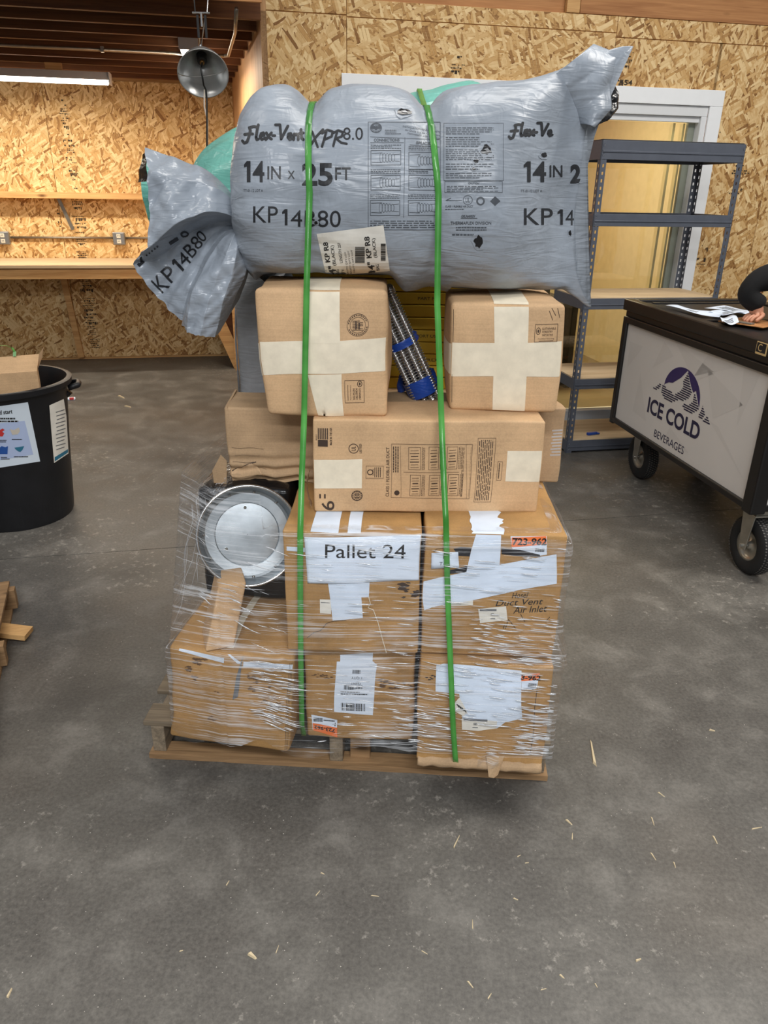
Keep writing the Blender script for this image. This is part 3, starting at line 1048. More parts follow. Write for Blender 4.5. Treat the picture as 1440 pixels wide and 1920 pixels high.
# ---- ledge, conduit, sockets, workbench on the back wall
ws = empty('wall_ledge', B(-1.6, LB, 1.485), YAW, 'narrow plank shelf fixed across the back board wall', 'shelf')
MB().box(-4.7, 1.70, -.15, -.0025, 0.0, .052).build('plank', 'lumber', ws, bevel=.002)
MB().bar((.10, -.03, 0.0), (.19, -.03, -.27), .03, .008, (0, 1, 0)).build('bracket', 'conduit_steel', ws)

wc = empty('wall_conduit', B(-1.5, LB - .02, 1.145), YAW, 'horizontal steel conduit linking the sockets on the back wall', 'conduit')
MB().tube([(-1.6, 0, 0), (-.60, 0, 0)], .010, 8).build('pipe', 'conduit_steel', wc, smooth=True)
MB().tube([(-.47, 0, 0), (.44, 0, 0)], .010, 8).build('pipe', 'conduit_steel', wc, smooth=True)
MB().tube([(.55, 0, 0), (1.5, 0, 0)], .010, 8).build('pipe', 'conduit_steel', wc, smooth=True)
for x, lab in ((-2.03, 'steel double socket at the left edge above the workbench'), (-1.008, 'steel double socket beside the bag tail above the workbench')):
    so = empty('wall_socket', B(x, LB - .002, 1.14), YAW, lab, 'outlet', 'sockets over the workbench')
    MB().box(-.055, .055, -.045, 0, -.057, .057).build('box', 'outlet_plate', so, bevel=.008)
    MB().box(-.050, .050, -.051, -.045, -.052, .052).build('cover', 'outlet_plate', so, bevel=.003)
    for dz in (-.024, .024):
        r = MB().box(-.018, .018, -.055, -.051, dz - .017, dz + .017).build('receptacle', 'outlet_ivory', so, bevel=.006)
        for sx in (-.006, .006):
            MB().box(sx - .0018, sx + .0018, -.0562, -.055, dz - .005, dz + .008).build('slot', 'hole_dark', r)

wbch = empty('workbench', B(-1.9, 7.2, 0), YAW, 'long lumber workbench along the back wall', 'workbench')
MB().box(-3.2, 2.02, -.03, .69, .935, .962).build('bench_top', 'shelf_board', wbch, bevel=.002)
MB().box(-3.2, 2.02, -.02, .018, .845, .927).build('apron', 'lumber', wbch, bevel=.003)
MB().box(-3.2, 2.02, .62, .66, .845, .930).build('rear_rail', 'lumber', wbch)
def slant(x0, z0, x1, z1, y, w=.09, d=.038, mat='lumber', nm='brace'):
    MB().bar((x0, y, z0), (x1, y, z1), d, w, (1, 0, 0)).build(nm, mat, wbch)
p0, p1 = bw(118, 525, 7.85), bw(153, 672, 7.85)
MB().bar((p0.x + 1.9, .655, p0.z + .1), (p1.x + 1.9, .655, 0.03), .055, .03, (0, 1, 0)).build('brace', 'lumber', wbch)
p0, p1 = bw(398, 575, 7.32), bw(452, 692, 7.32)
MB().bar((p0.x + 1.9, .12, p0.z), (p1.x + 1.9, .12, p1.z), .11, .038, (0, 1, 0)).build('brace', 'lumber', wbch)
p0, p1 = bw(412, 560, 7.5), bw(470, 690, 7.5)
MB().bar((p0.x + 1.9, .30, p0.z), (p1.x + 1.9, .30, p1.z), .10, .038, (0, 1, 0)).build('brace', 'joist_wood', wbch)
for x in (-3.1, -1.2):
    MB().box(x, x + .09, 0, .038, 0.001, .845).build('leg', 'lumber', wbch)
MB().box(1.9, 1.99, .0, .038, 0.001, .845).build('leg', 'lumber', wbch)

# ================================================================== steel shelving in front of the door
sh = empty('steel_shelving', B(2.14, 4.43, 0), YAW, 'dark grey steel shelving unit before the glass door', 'shelving')
SW, SD, SH = .92, .46, 1.885
fl_ = .038
for (x, y, sx, sy) in ((0, 0, 1, 1), (SW, 0, -1, 1), (0, SD, 1, -1), (SW, SD, -1, -1)):
    up = MB()
    hw, hh, pitch = .0052, .0085, .040
    hc = fl_ * .55
    def flange(u0, u1, z0, z1):
        """a strip of the angle iron, on both of its legs"""
        a, b_ = sorted((x + sx * u0, x + sx * u1))
        c, d = sorted((y, y + sy * .002))
        up.box(a, b_, c, d, z0, z1)
        a, b_ = sorted((y + sy * u0, y + sy * u1))
        c, d = sorted((x, x + sx * .002))
        up.box(c, d, a, b_, z0, z1)
    flange(0, hc - hw, 0, SH)
    flange(hc + hw, fl_, 0, SH)
    z = 0.0
    while z < SH:
        flange(hc - hw, hc + hw, z, min(SH, z + pitch - 2 * hh))
        z += pitch
    up.build('upright', 'shelf_steel', sh)
def beam(zt, h, board=None, cross=True):
    for (y0, y1, yl) in ((-.002, .004, -.006), (SD - .004, SD + .002, SD + .002)):
        m = MB()
        m.box(.004, SW - .004, y0, y1, zt - h, zt)
        m.box(.006, SW - .006, min(yl, yl + .004), max(yl, yl + .004), zt - h * .62, zt - h * .52)
        bo = m.build('beam', 'shelf_steel', sh, bevel=.001)
        if y0 < 0:
            for x in (.012, SW - .012):
                for dz in (.25, .75):
                    MB().lathe([(0, -.004), (.006, -.003), (.007, 0)], 10, Matrix.Translation((x, -.004, zt - h * dz)) @ Matrix.Rotation(R(-90), 4, 'X') @ Matrix.Rotation(PI, 4, 'X')).build('rivet', 'steel_bright', bo, smooth=True)
    for x0 in (-.002, SW - .002):
        MB().box(x0, x0 + .004, .006, SD - .006, zt - h, zt).build('side_beam', 'shelf_steel', sh)
    if board:
        MB().box(.006, SW - .006, .008, SD - .008, zt - .012, zt + .006).build('shelf_board', board, sh, bevel=.002)
beam(1.885, .10, 'black_plastic')  # top board is black to put the shadow of its underside into the colour
beam(1.492, .068)
beam(1.005, .066, 'shelf_board')
beam(.50, .066, 'shelf_board')
beam(.085, .072, 'shelf_board')
tool = MB()
p = flr(1110, 815, .092)
tool.box(-.04, .035, -.012, .012, 0, .018).box(.03, .05, -.02, .02, .004, .014)
tool.build('blue_clip', 'blue_film', None, p, .4, bevel=.004)
tag(bpy.data.objects['blue_clip'], 'small blue clip lying on the lowest shelf board', 'clip')

# ================================================================== beverage cart
CY = math.atan2(.158, .988)
ct = empty('beverage_cart', (1.384, 4.43, 0), CY, 'black and white rolling beverage cart with printed side panel', 'cart')
CMW = Matrix.Translation((1.384, 4.43, 0)) @ Matrix.Rotation(CY, 4, 'Z')
CW, CL = .76, 1.43
Z0, Z1, ZL = .33, .955, 1.05
def cart_px(x, y):
    q = CMW.inverted() @ on_plane(x, y, CMW.translation, CMW.to_3x3() @ Vector((-1, 0, 0)))
    return (-q.y, q.z)
MB().box(.03, CW - .03, -CL + .03, -.03, Z0 + .01, Z1 + .02).build('tank', 'black_plastic', ct)
fm = MB()
fm.box(-.012, .02, -CL, 0, Z0, Z0 + .030).box(-.012, .02, -CL, 0, Z1 - .035, Z1).box(CW - .02, CW + .012, -CL, 0, Z0, Z0 + .03).box(CW - .02, CW + .012, -CL, 0, Z1 - .035, Z1)
fm.box(0, CW, -CL - .008, -CL + .02, Z0, Z0 + .03).box(0, CW, -CL - .008, -CL + .02, Z1 - .035, Z1).box(0, CW, -.02, .008, Z0, Z0 + .03).box(0, CW, -.02, .008, Z1 - .035, Z1)
fm.build('frame', 'black_frame', ct, bevel=.004)
for (x, y, r) in ((-.013, -CL - .012, .075), (CW - .06, -CL - .012, .075), (-.013, -.034, .048), (CW - .035, -.034, .048)):
    MB().box(x, x + r, y, y + r * .95, Z0 - .012, Z1).build('corner_post', 'black_frame', ct, bevel=.008)
side = MB().box(.004, .012, -CL + .05, -.035, Z0 + .02, Z1 - .02).build('side_panel', 'white_panel', ct, label='white printed side panel')
MB().box(CW - .012, CW - .004, -CL + .05, -.035, Z0 + .02, Z1 - .02).build('side_panel', 'white_panel', ct)
MB().box(.05, CW - .05, -CL + .004, -CL + .012, Z0 + .02, Z1 - .02).build('end_panel', 'white_panel', ct)
MB().box(.05, CW - .05, -.012, -.004, Z0 + .02, Z1 - .02).build('end_panel', 'white_panel', ct)
def on_side(off):
    return lambda u, v: Vector((.004 - off, -u, v))
# faint faceted shards of the panel print
shp = P2()
for tri in (((1245, 640), (1262, 668), (1222, 690)), ((1265, 640), (1300, 715), (1340, 700)), ((1330, 660), (1300, 705), (1375, 690)), ((1330, 790), (1395, 905), (1345, 800)), ((1325, 690), (1335, 785), (1392, 760)),
            ((1395, 680), (1380, 800), (1425, 700)), ((1240, 830), (1290, 850), (1255, 800)), ((1175, 690), (1205, 650), (1180, 640)), ((1185, 770), (1200, 700), (1210, 790))):
    shp.quad(*[cart_px(*q) for q in tri])
shp.lay(on_side(.0004), 'shard_print', 'panel_shard', side)
# dome, mountains and lettering of the logo
u0, v0 = cart_px(1212, 771)
u1, _ = cart_px(1308, 825)
lw = u1 - u0
uc = (u0 + u1) / 2
cap = cart_px(1217, 744)[1] - cart_px(1214, 771)[1]
vb = v0 + cap * 1.42
Hh = cart_px(1262, 681)[1] - vb
def LG(x, y): return (u0 + lw * x, vb + Hh * y)
lg = P2()
ridge = [(.245, .36), (.33, .47), (.40, .50), (.47, .62), (.53, .72), (.63, .97), (.68, .78), (.73, .62), (.78, .50), (.82, .57), (.86, .42), (.915, .20)]
def dome(x):
    t_ = (x - .58) / .335
    return .28 + .72 * math.sqrt(max(0, 1 - t_ * t_))
for k in range(len(ridge) - 1):
    (ax_, ay), (bx, by) = ridge[k], ridge[k + 1]
    for j in range(6):
        xa, xb = ax_ + (bx - ax_) * j / 6, ax_ + (bx - ax_) * (j + 1) / 6
        ya, yb = ay + (by - ay) * j / 6, ay + (by - ay) * (j + 1) / 6
        if dome(xa) > ya or dome(xb) > yb:
            lg.quad(LG(xa, min(ya, dome(xa))), LG(xb, min(yb, dome(xb))), LG(xb, dome(xb)), LG(xa, dome(xa)))
lg.lay(on_side(.0009), 'logo_dome', 'logo_purple', side)
st = P2()
shade = [[(.64, .93), (.70, .66), (.76, .48), (.72, .30), (.62, .16), (.50, .12), (.46, .22), (.56, .38), (.60, .52), (.58, .66)],
         [(.22, .36), (.30, .30), (.40, .28), (.52, .10), (.44, .0), (.30, .0), (.22, .12)],
         [(.18, .36), (.20, .28), (.15, .14), (.04, .12), (.10, .20)],
         [(.80, .52), (.86, .36), (.92, .16), (.82, -.02), (.68, -.02), (.62, .10), (.74, .14), (.80, .28)],
         [(.97, .30), (1.03, .12), (1.0, -.02), (.92, .0), (.95, .12)],
         [(1.07, .12), (1.13, -.05), (1.01, -.06)]]
for pg in shade:
    y = min(q[1] for q in pg)
    while y < max(q[1] for q in pg):
        ym = y + .016
        xs_ = sorted(a[0] + (ym - a[1]) / (b_[1] - a[1]) * (b_[0] - a[0]) for a, b_ in zip(pg, pg[1:] + pg[:1]) if (a[1] - ym) * (b_[1] - ym) < 0)
        for k in range(0, len(xs_) - 1, 2):
            st.quad(LG(xs_[k], y), LG(xs_[k + 1], y), LG(xs_[k + 1], y + .034), LG(xs_[k], y + .034))
        y += .058
st.lay(on_side(.0010), 'logo_mountain', 'logo_navy', side)
tx = P2()
tx.text('ICE COLD', uc, v0 + cap * .5, cap * 1.1, lw, bold=.03)
u2, v2 = cart_px(1227, 812)
u3, _ = cart_px(1281, 836)
tx.text('BEVERAGES', (u2 + u3) / 2, v2, cap * .52, (u3 - u2) * 1.05)
tx.lay(on_side(.0010), 'lettering', 'logo_navy', side)
# lid
MB().box(-.004, CW + .004, -CL - .004, .004, Z1, Z1 + .032).build('lid_band', 'black_frame', ct, bevel=.006)
rimm = MB()
x0, x1, y0, y1 = -.02, CW + .02, -CL - .02, .018
rimm.box(x0, x0 + .06, y0, y1, Z1 + .034, ZL).box(x1 - .06, x1, y0, y1, Z1 + .034, ZL).box(x0 + .06, x1 - .06, y1 - .06, y1, Z1 + .034, ZL).box(x0 + .06, x1 - .06, y0, y0 + .06, Z1 + .034, ZL)
rimm.build('lid_rim', 'black_frame', ct, bevel=.006)
for (ya, yb) in ((-CL + .05, -CL / 2 - .03), (-CL / 2 + .03, -.05)):
    ld = MB().box(.05, CW - .05, ya, yb, Z1 + .034, ZL - .012).build('lid_door', 'black_plastic', ct, bevel=.006)
    MB().box(.10, CW - .10, yb - .07, yb - .03, ZL - .012, ZL - .006).build('grip', 'black_frame', ld, bevel=.002)
MB().box(.045, CW - .045, -CL / 2 - .028, -CL / 2 + .028, Z1 + .034, ZL - .003).build('lid_rail', 'black_frame', ct, bevel=.003)
bu, bv = cart_px(1434, 662)
bd = MB().box(-.0245, -.021, -bu - .04, -bu + .03, Z1 + .037, Z1 + .088).build('badge', 'gold_print', ct, label='gold framed badge with the letter C')
P2().rect(bu - .027, Z1 + .046, bu + .036, Z1 + .085).lay(lambda u, v: Vector((-.0250, -u, v)), 'field', 'ink', bd)
P2().text('C', bu - .002, Z1 + .066, .030).lay(lambda u, v: Vector((-.0255, -u, v)), 'letter', 'gold_print', bd)
# casters
def make_caster(x, y):
    r, w = .138, .075
    T = Matrix.Translation((x, y, r))
    RX = T @ Matrix.Rotation(R(90), 4, 'Y')
    fk = MB()
    for s_ in (-1, 1):
        xx = x + s_ * .052
        fk.add([(xx - .003, y - .045, Z0 - .03), (xx + .003, y - .045, Z0 - .03), (xx + .003, y + .045, Z0 - .03), (xx - .003, y + .045, Z0 - .03),
                (xx - .003, y - .022, r - .015), (xx + .003, y - .022, r - .015), (xx + .003, y + .022, r - .015), (xx - .003, y + .022, r - .015)],
               [(0, 1, 5, 4), (1, 2, 6, 5), (2, 3, 7, 6), (3, 0, 4, 7), (4, 5, 6, 7), (0, 3, 2, 1)])
    fk.box(x - .06, x + .06, y - .055, y + .055, Z0 - .034, Z0 - .026)
    fk.box(x - .05, x + .05, y - .045, y + .045, Z0 - .026, Z0 - .0005)
    fo = fk.build('caster', 'zinc', ct, bevel=.002)
    prof = [(.070, -.026), (.078, -.036), (.105, -w / 2), (.122, -w / 2 + .003), (.134, -.027), (r, -.014), (r, .014), (.134, .027), (.122, w / 2 - .003), (.105, w / 2), (.078, .036), (.070, .026)]
    MB().lathe(prof, 40, RX).build('tire', 'rubber', fo, smooth=True)
    td = MB()
    for k in range(60):
        a = 2 * PI * k / 60
        for j, xo in enumerate((-.027, -.014, 0, .014, .027)):
            aa = a + (.05 if j % 2 else 0)
            rr = r + .0012 - (abs(xo) / .027) ** 2 * .0045
            m = T @ Matrix.Rotation(aa, 4, 'X') @ Matrix.Translation((xo, 0, rr))
            td.add([m @ Vector(q) for q in ((-.005, -.0035, 0), (.005, -.0050, 0), (.005, .0015, 0), (-.005, .0035, 0))], [(0, 1, 2, 3)])
    to = td.build('tread', 'tread_grey', fo)
    to['kind'] = 'stuff'
    MB().lathe([(.0, -.030), (.018, -.030), (.020, -.018), (.050, -.012), (.062, -.022), (.072, -.032), (.074, -.028), (.068, -.010), (.068, .012), (.074, .028), (.062, .022), (.02, .016), (.018, .03), (0, .03)], 28, RX).build('hub', 'zinc', fo, smooth=True)
    MB().tube([(x - .064, y, r), (x + .064, y, r)], .008, 10).build('axle_bolt', 'steel_bright', fo)
for (x, y) in ((.092, -1.37), (CW - .09, -1.37), (.17, -.135), (CW - .15, -.135)):
    make_caster(x, y)

# papers and clipboard on the lid
def paper(name, pts, z, label, curl=.012, mat='paper', words=None, seed=0, group='papers on the cart lid', lift=.002):
    q = [flr(x, y, z) for x, y in pts]
    base = (q[0] + q[1] + q[2] + q[3]) / 4
    q = [p - base for p in q]
    base.z = z
    rg = random.Random(seed)
    ph = rg.uniform(0, 6)
    def f(u, v):
        p = q[0] * (1 - u) * (1 - v) + q[1] * u * (1 - v) + q[2] * u * v + q[3] * (1 - u) * v
        return Vector((p.x, p.y, lift + curl * (.5 + .5 * math.sin(ph + u * 5.5 + v * 2))))
    mb = MB().grid(f, 14, 6)
    o = mb.build(name, mat, None, base, smooth=True)
    thicken(o, .0004)
    tag(o, label, 'paper', group)
    if words:
        p = P2()
        for (bx, by, bw_, bh) in words:
            p.greek(bx, by, bx + bw_, by + bh, max(1, int(bh / .14)), rg, .6)
        p.lay(lambda u, v: f(u, v) + Vector((0, 0, .0009)), 'print', 'ink_grey', o, step=.1)
    return o
ZT = ZL
paper('paper_strip', [(1247, 577), (1348, 598), (1356, 592), (1270, 575)], ZT, 'long torn white paper strip on the near lid rim of the cart', .012, seed=1, words=[(.35, .3, .2, .4)])
paper('paper_sheet', [(1320, 579), (1400, 590), (1420, 586), (1357, 575)], ZT, 'flat white printed sheet farther back on the cart lid', .006, seed=2, words=[(.2, .2, .6, .6)])
paper('paper_sheet', [(1328, 589), (1366, 594), (1400, 588), (1352, 583)], ZT, 'folded white printed sheet in the middle of the cart lid', .012, seed=3, words=[(.3, .2, .5, .6)])
paper('paper_tag', [(1352, 610), (1384, 610), (1379, 597), (1349, 597)], ZT + .012, 'curled white tag near the clipboard on the cart lid', .016, seed=4, words=[(.25, .2, .5, .5)])
cb = flr(1408, 606, ZT)
clb = empty('clipboard', (cb.x, cb.y, ZT), CY + .5, 'brown clipboard lying on the cart lid beside the hand', 'clipboard')
MB().box(-.10, .12, -.11, .11, .001, .005).build('board', 'rim_lumber', clb, bevel=.001)
MB().box(-.09, -.06, -.05, .05, .005, .014).build('clip', 'zinc', clb, bevel=.003)
gp = flr(1436, 601, ZT)
gb = empty('grey_bin', (gp.x + .15, gp.y - .12, ZT), CY, 'upright grey plastic bin on the cart at the right edge', 'bin')
m = MB()
for (x0, x1, y0, y1) in ((-.15, -.142, -.1, .1), (.142, .15, -.1, .1), (-.142, .142, -.1, -.092), (-.142, .142, .092, .1)):
    m.box(x0, x1, y0, y1, .001, .17)
m.box(-.142, .142, -.092, .092, .001, .01)
m.build('walls', 'grey_plastic', gb, bevel=.002)
MB().box(-.155, .155, -.105, -.1, .155, .172).build('lip', 'grey_plastic', gb, bevel=.002)

# ================================================================== person reaching over the cart (only a black sleeve and the hand come into view)
def skin(name, mat, verts, edges, parent, root=0, sub=2):
    me = bpy.data.meshes.new(name)
    me.from_pydata([v[:3] for v in verts], edges, [])
    o = link(name, me, mat, parent)
    sm = o.modifiers.new('skin', 'SKIN')
    sm.use_smooth_shade = True
    for i, v in enumerate(verts):
        rr = v[3]
        me.skin_vertices[0].data[i].radius = rr if isinstance(rr, tuple) else (rr, rr)
    me.skin_vertices[0].data[root].use_root = True
    ss = o.modifiers.new('sub', 'SUBSURF')
    ss.levels = ss.render_levels = sub
    return o
HND = flr(1416, 594, ZT + .03)
ELB = at(1411, 536, HND.y + .05)
px0, py0 = 2.62, HND.y + .22
pr_ = empty('person', (px0, py0, 0), 0, 'person in black long-sleeved top reaching over the cart from the right', 'person')
L = lambda v: Vector(v) - Vector((px0, py0, 0))
H_, E_ = L(HND), L(ELB)
SHL = Vector((-.22, -.10, 1.36))
SHR = Vector((.16, .10, 1.38))
body = [(.05, .02, .93, .13), (.03, .01, 1.10, .125), (-.02, 0, 1.30, .135), (-.05, -.01, 1.44, .06), (-.08, -.02, 1.53, .055), (-.10, -.04, 1.63, .092), (-.10, -.05, 1.70, .085),
        (*SHL, .062), (*E_, .042), (*(E_ * .35 + H_ * .65 + Vector((.004, 0, .012))), .030), (*(H_ + Vector((.012, .01, .016))), (.024, .015)),
        (*SHR, .062), (.28, .12, 1.10, .042), (.24, .0, .90, .03), (.22, -.03, .82, (.034, .018)),
        (-.05, .02, .86, .095), (-.06, .02, .48, .06), (-.06, .05, .09, .045), (-.08, -.08, .045, .04), (.14, .03, .86, .095), (.15, .03, .48, .06), (.15, .06, .09, .045), (.13, -.07, .045, .04)]
edges = [(0, 1), (1, 2), (2, 3), (3, 4), (4, 5), (5, 6), (2, 7), (7, 8), (8, 9), (9, 10), (2, 11), (11, 12), (12, 13), (13, 14), (0, 15), (15, 16), (16, 17), (17, 18), (0, 19), (19, 20), (20, 21), (21, 22)]
# five fingers of the near hand, curled down onto the clipboard
hv = Vector(body[10][:3])
fdir = Vector((-.75, -.25, -.35)).normalized()
fsid = Vector((-.25, .75, 0)).normalized()
for k, ln in enumerate((.022, .026, .025, .020)):
    b0 = hv + fsid * (-.026 + .0175 * k) + fdir * .024
    i0 = len(body)
    body += [(*b0, .0095), (*(b0 + fdir * ln + Vector((0, 0, .003))), .0085), (*(b0 + fdir * ln * 1.8 + Vector((0, 0, -.010))), .0075)]
    edges += [(10, i0), (i0, i0 + 1), (i0 + 1, i0 + 2)]
tb = hv - fsid * .032 + Vector((.006, 0, -.004))
i0 = len(body)
body += [(*tb, .0105), (*(tb + fdir * .028 - fsid * .010), .0095), (*(tb + fdir * .052 - fsid * .006 + Vector((0, 0, -.006))), .008)]
edges += [(10, i0), (i0, i0 + 1), (i0 + 1, i0 + 2)]
skin('body', 'skin', body, edges, pr_)
jk = [(.05, .02, .90, .175), (.03, .01, 1.10, .165), (-.02, 0, 1.30, .17), (-.06, -.01, 1.44, .085), (*SHL, .09), (*(E_ + Vector((.02, .0, .03))), .070), (*(E_ + Vector((-.032, -.005, -.040))), .060), (*(E_ * .45 + H_ * .55 + Vector((.012, 0, 0))), .052), (*(E_ * .10 + H_ * .90 + Vector((.026, .01, .022))), .044),
      (*SHR, .09), (.29, .12, 1.10, .065), (.25, .01, .92, .048)]
skin('jacket', 'sleeve_black', jk, [(0, 1), (1, 2), (2, 3), (2, 4), (4, 5), (5, 6), (6, 7), (7, 8), (2, 9), (9, 10), (10, 11)], pr_)
tr = [(.05, .02, .93, .165), (-.05, .02, .84, .115), (-.06, .02, .48, .085), (-.06, .05, .10, .075), (.14, .03, .84, .115), (.15, .03, .48, .085), (.15, .06, .10, .075)]
skin('trousers', 'trouser_dark', tr, [(0, 1), (1, 2), (2, 3), (0, 4), (4, 5), (5, 6)], pr_)
for sx in (-.07, .14):
    MB().box(sx - .05, sx + .05, -.15, .11, 0.0, .07).build('shoe', 'black_plastic', pr_, bevel=.03)
hd = Vector((-.10, -.05, 1.66))
MB().lathe([(.001, .115), (.05, .108), (.086, .08), (.104, .03), (.106, -.01), (.096, -.05), (.07, -.06)], 20, Matrix.Translation(hd + Vector((.012, .014, .012)))).build('hair', 'hair', pr_, smooth=True)
for s_ in (-1, 1):
    MB().lathe([(.001, -.012), (.009, -.008), (.012, 0), (.009, .008), (.001, .012)], 12, Matrix.Translation(hd + Vector((-.062, -.068 + s_ * .034, .0)))).build('eye', 'eye', pr_, smooth=True)
MB().lathe([(.001, .03), (.010, .005), (.015, -.012), (.001, -.018)], 10, Matrix.Translation(hd + Vector((-.092, -.072, -.02)))).build('nose', 'skin', pr_, smooth=True)

# ================================================================== trash can
CX, CYc, CH = -1.93, 3.63, .715
can = empty('trash_can', (CX, CYc, 0), 0, 'black round plastic trash can with two paper signs', 'trash can')
prof = [(.001, .004), (.24, .004), (.262, .0), (.268, .02), (.297, .40), (.323, CH - .05), (.328, CH - .035), (.349, CH - .03), (.352, CH - .004), (.344, CH), (.328, CH), (.316, CH - .04), (.290, .40), (.258, .03), (.001, .02)]
cm = MB().lathe(prof, 64)
co_ = cm.build('bucket', 'can_black', can, smooth=True)
sharp_smooth(co_, 50)
for k in range(16):
    a = 2 * PI * k / 16 + .1
    p = [(CX * 0 + r_ * math.cos(a), r_ * math.sin(a), z) for r_, z in ((.2675, .02), (.296, .40), (.320, CH - .07))]
    MB().tube([(q[0] * .993, q[1] * .993, q[2]) for q in p], .003, 6).build('rib', 'can_black', can)
for a in (R(20), R(200)):
    m = MB()
    pts = [(.333 * math.cos(a + d), .333 * math.sin(a + d), CH - .055) for d in (-.16,)] + [(.378 * math.cos(a + d), .378 * math.sin(a + d), CH - .045) for d in (-.12, -.04, .04, .12)] + [(.333 * math.cos(a + .16), .333 * math.sin(a + .16), CH - .055)]
    m.tube(pts, .015, 8)
    m.build('handle', 'can_black', can, smooth=True)
can_tree = BVHTree.FromPolygons([Vector(v) + Vector((CX, CYc, 0)) for v in cm.v], cm.f)
def cam_lay(tree, off, origin=Vector((0, 0, 0))):
    """lays print measured on the picture (u = px, v = -py) onto the surface it is printed on"""
    def f(u, v):
        d = ray(u, -v).normalized()
        loc, n, i, dist = tree.ray_cast(CAM, d)
        if loc is None: return None
        if n.dot(d) > 0: n = -n
        return loc + n * off - origin
    return f
CO = Vector((CX, CYc, 0))
s1 = P2().quad((-75, -772), (52, -754), (75, -865), (-60, -886)).lay(cam_lay(can_tree, .0015, CO), 'paper_sign', 'paper_blue', can, step=8, smooth=True, label='white sign with clothing pictures')
pp = P2().quad((-70, -800), (46, -789), (62, -852), (-60, -872))
pp.lay(cam_lay(can_tree, .0022, CO), 'picture_field', 'lilac_print', s1, step=8)
tt = P2()
tt.text('d start', 11, -772, 8, 24, rot=.10, bold=.02)
tt.greek(-20, -786, 29, -780, 1, random.Random(1), .5).greek(-20, -791, 34, -786.5, 1, random.Random(2), .6)
tt.greek(22, -824.5, 41, -822, 1, random.Random(3), .8).greek(26, -857, 52, -854.5, 1, random.Random(4), .8).greek(-2, -829, 12, -823, 2, random.Random(5), .5).greek(2, -861, 18, -855, 2, random.Random(6), .5)
tt.lay(cam_lay(can_tree, .0030, CO), 'lettering', 'ink', s1, step=6)
P2().quad((-3, -807), (5, -803), (9, -806), (4, -809), (8, -812), (5, -818), (-4, -818)).lay(cam_lay(can_tree, .0030, CO), 'picture', 'red_print', s1)
P2().quad((18, -804), (26, -806), (35, -801), (37, -808), (33, -814), (23, -815)).lay(cam_lay(can_tree, .0030, CO), 'picture', 'pale_print', s1)
P2().quad((-2, -840), (3, -836), (10, -838), (15, -836), (14, -851), (-2, -851)).lay(cam_lay(can_tree, .0030, CO), 'picture', 'blue_print', s1)
P2().quad((27, -839), (45, -836), (42, -843), (38, -847), (34, -846), (29, -842)).lay(cam_lay(can_tree, .0030, CO), 'picture', 'teal_print', s1)
s2 = P2().quad((92, -760), (119, -748), (124, -780), (128, -850), (101, -868), (96, -810)).lay(cam_lay(can_tree, .0015, CO), 'paper_sign', 'paper_dirty', can, step=6, smooth=True, label='curved white notice with blue band')
P2().quad((102, -857), (126.5, -842), (127, -848), (102, -865)).lay(cam_lay(can_tree, .0025, CO), 'band', 'teal_print', s2, step=6)
tt = P2()
for k in range(11):
    y = -770 - k * 7
    tt.line((104 + (k % 3), y - 3), (120 + (k % 2) * 2, y + 2), 1.6)
tt.lay(cam_lay(can_tree, .0025, CO), 'lettering', 'ink_grey', s2, step=5)
# what is in it
cbx = empty('scrap_carton', (CX + .02, CYc + .02, .50), R(24), 'open brown carton thrown into the trash can', 'box')
m = MB()
for (x0, x1, y0, y1) in ((-.2, .17, -.16, -.156), (-.2, .17, .156, .16), (.166, .17, -.156, .156), (-.2, -.196, -.156, .156)):
    m.box(x0, x1, y0, y1, .0, .27)
m.box(-.196, .166, -.156, .156, 0, .004)
m.build('walls', 'cardboard', cbx)
MB().add([(-.2, -.16, .27), (.17, -.16, .27), (.19, -.07, .335), (-.2, -.06, .325)], [(0, 1, 2, 3)]).build('flap', 'cardboard', cbx)
MB().add([(.17, -.16, .27), (.17, .16, .27), (.215, .15, .33), (.20, -.14, .325)], [(0, 1, 2, 3)]).build('flap', 'cardboard', cbx)
gc = at(8, 668, CYc - .02)
gs = [(gc.x + .05 * math.cos(t_ * .39), gc.y + .02 * math.sin(t_), gc.z + .055 * math.sin(t_ * .39)) for t_ in range(0, 9)]
m = MB()
for a, b in zip(gs, gs[1:]): m.bar(a, b, .014, .0012)
tag(m.build('strap_offcut', 'strap_green', None), 'green strap offcut looped over the carton in the trash can', 'strap')
tag(MB().lathe([(.001, .03), (.04, .025), (.055, .0), (.04, -.02), (.001, -.03)], 16, Matrix.Scale(1.6, 4, (1, .3, 0)), cap=False).build('black_bag_scrap', 'black_film', None, (CX + .24, CYc + .09, .62), smooth=True), 'shiny black plastic scrap inside the trash can rim', 'plastic scrap')

# ================================================================== second pallet at the left edge
p2_ = empty('small_pallet', (-1.495, 2.66, 0), R(200), 'corner of a wooden pallet at the left edge of the floor', 'pallet')
for y in (0, .42, .9):
    MB().box(0, 1.0, y, y + .04, .016, .10).build('stringer', 'pallet_wood', p2_, bevel=.002)
for k in range(7):
    MB().box(.02 + k * .14, .11 + k * .14, -.02, .96, .10, .116).build('deck_board', 'pallet_wood', p2_, bevel=.002)
for k in range(3):
    MB().box(.02 + k * .42, .11 + k * .42, -.02, .96, 0, .016).build('bottom_board', 'pallet_wood', p2_, bevel=.002)
MB().bar((-.06, .28, .03), (.1, .22, .05), .07, .02).build('loose_block', 'lumber', p2_)

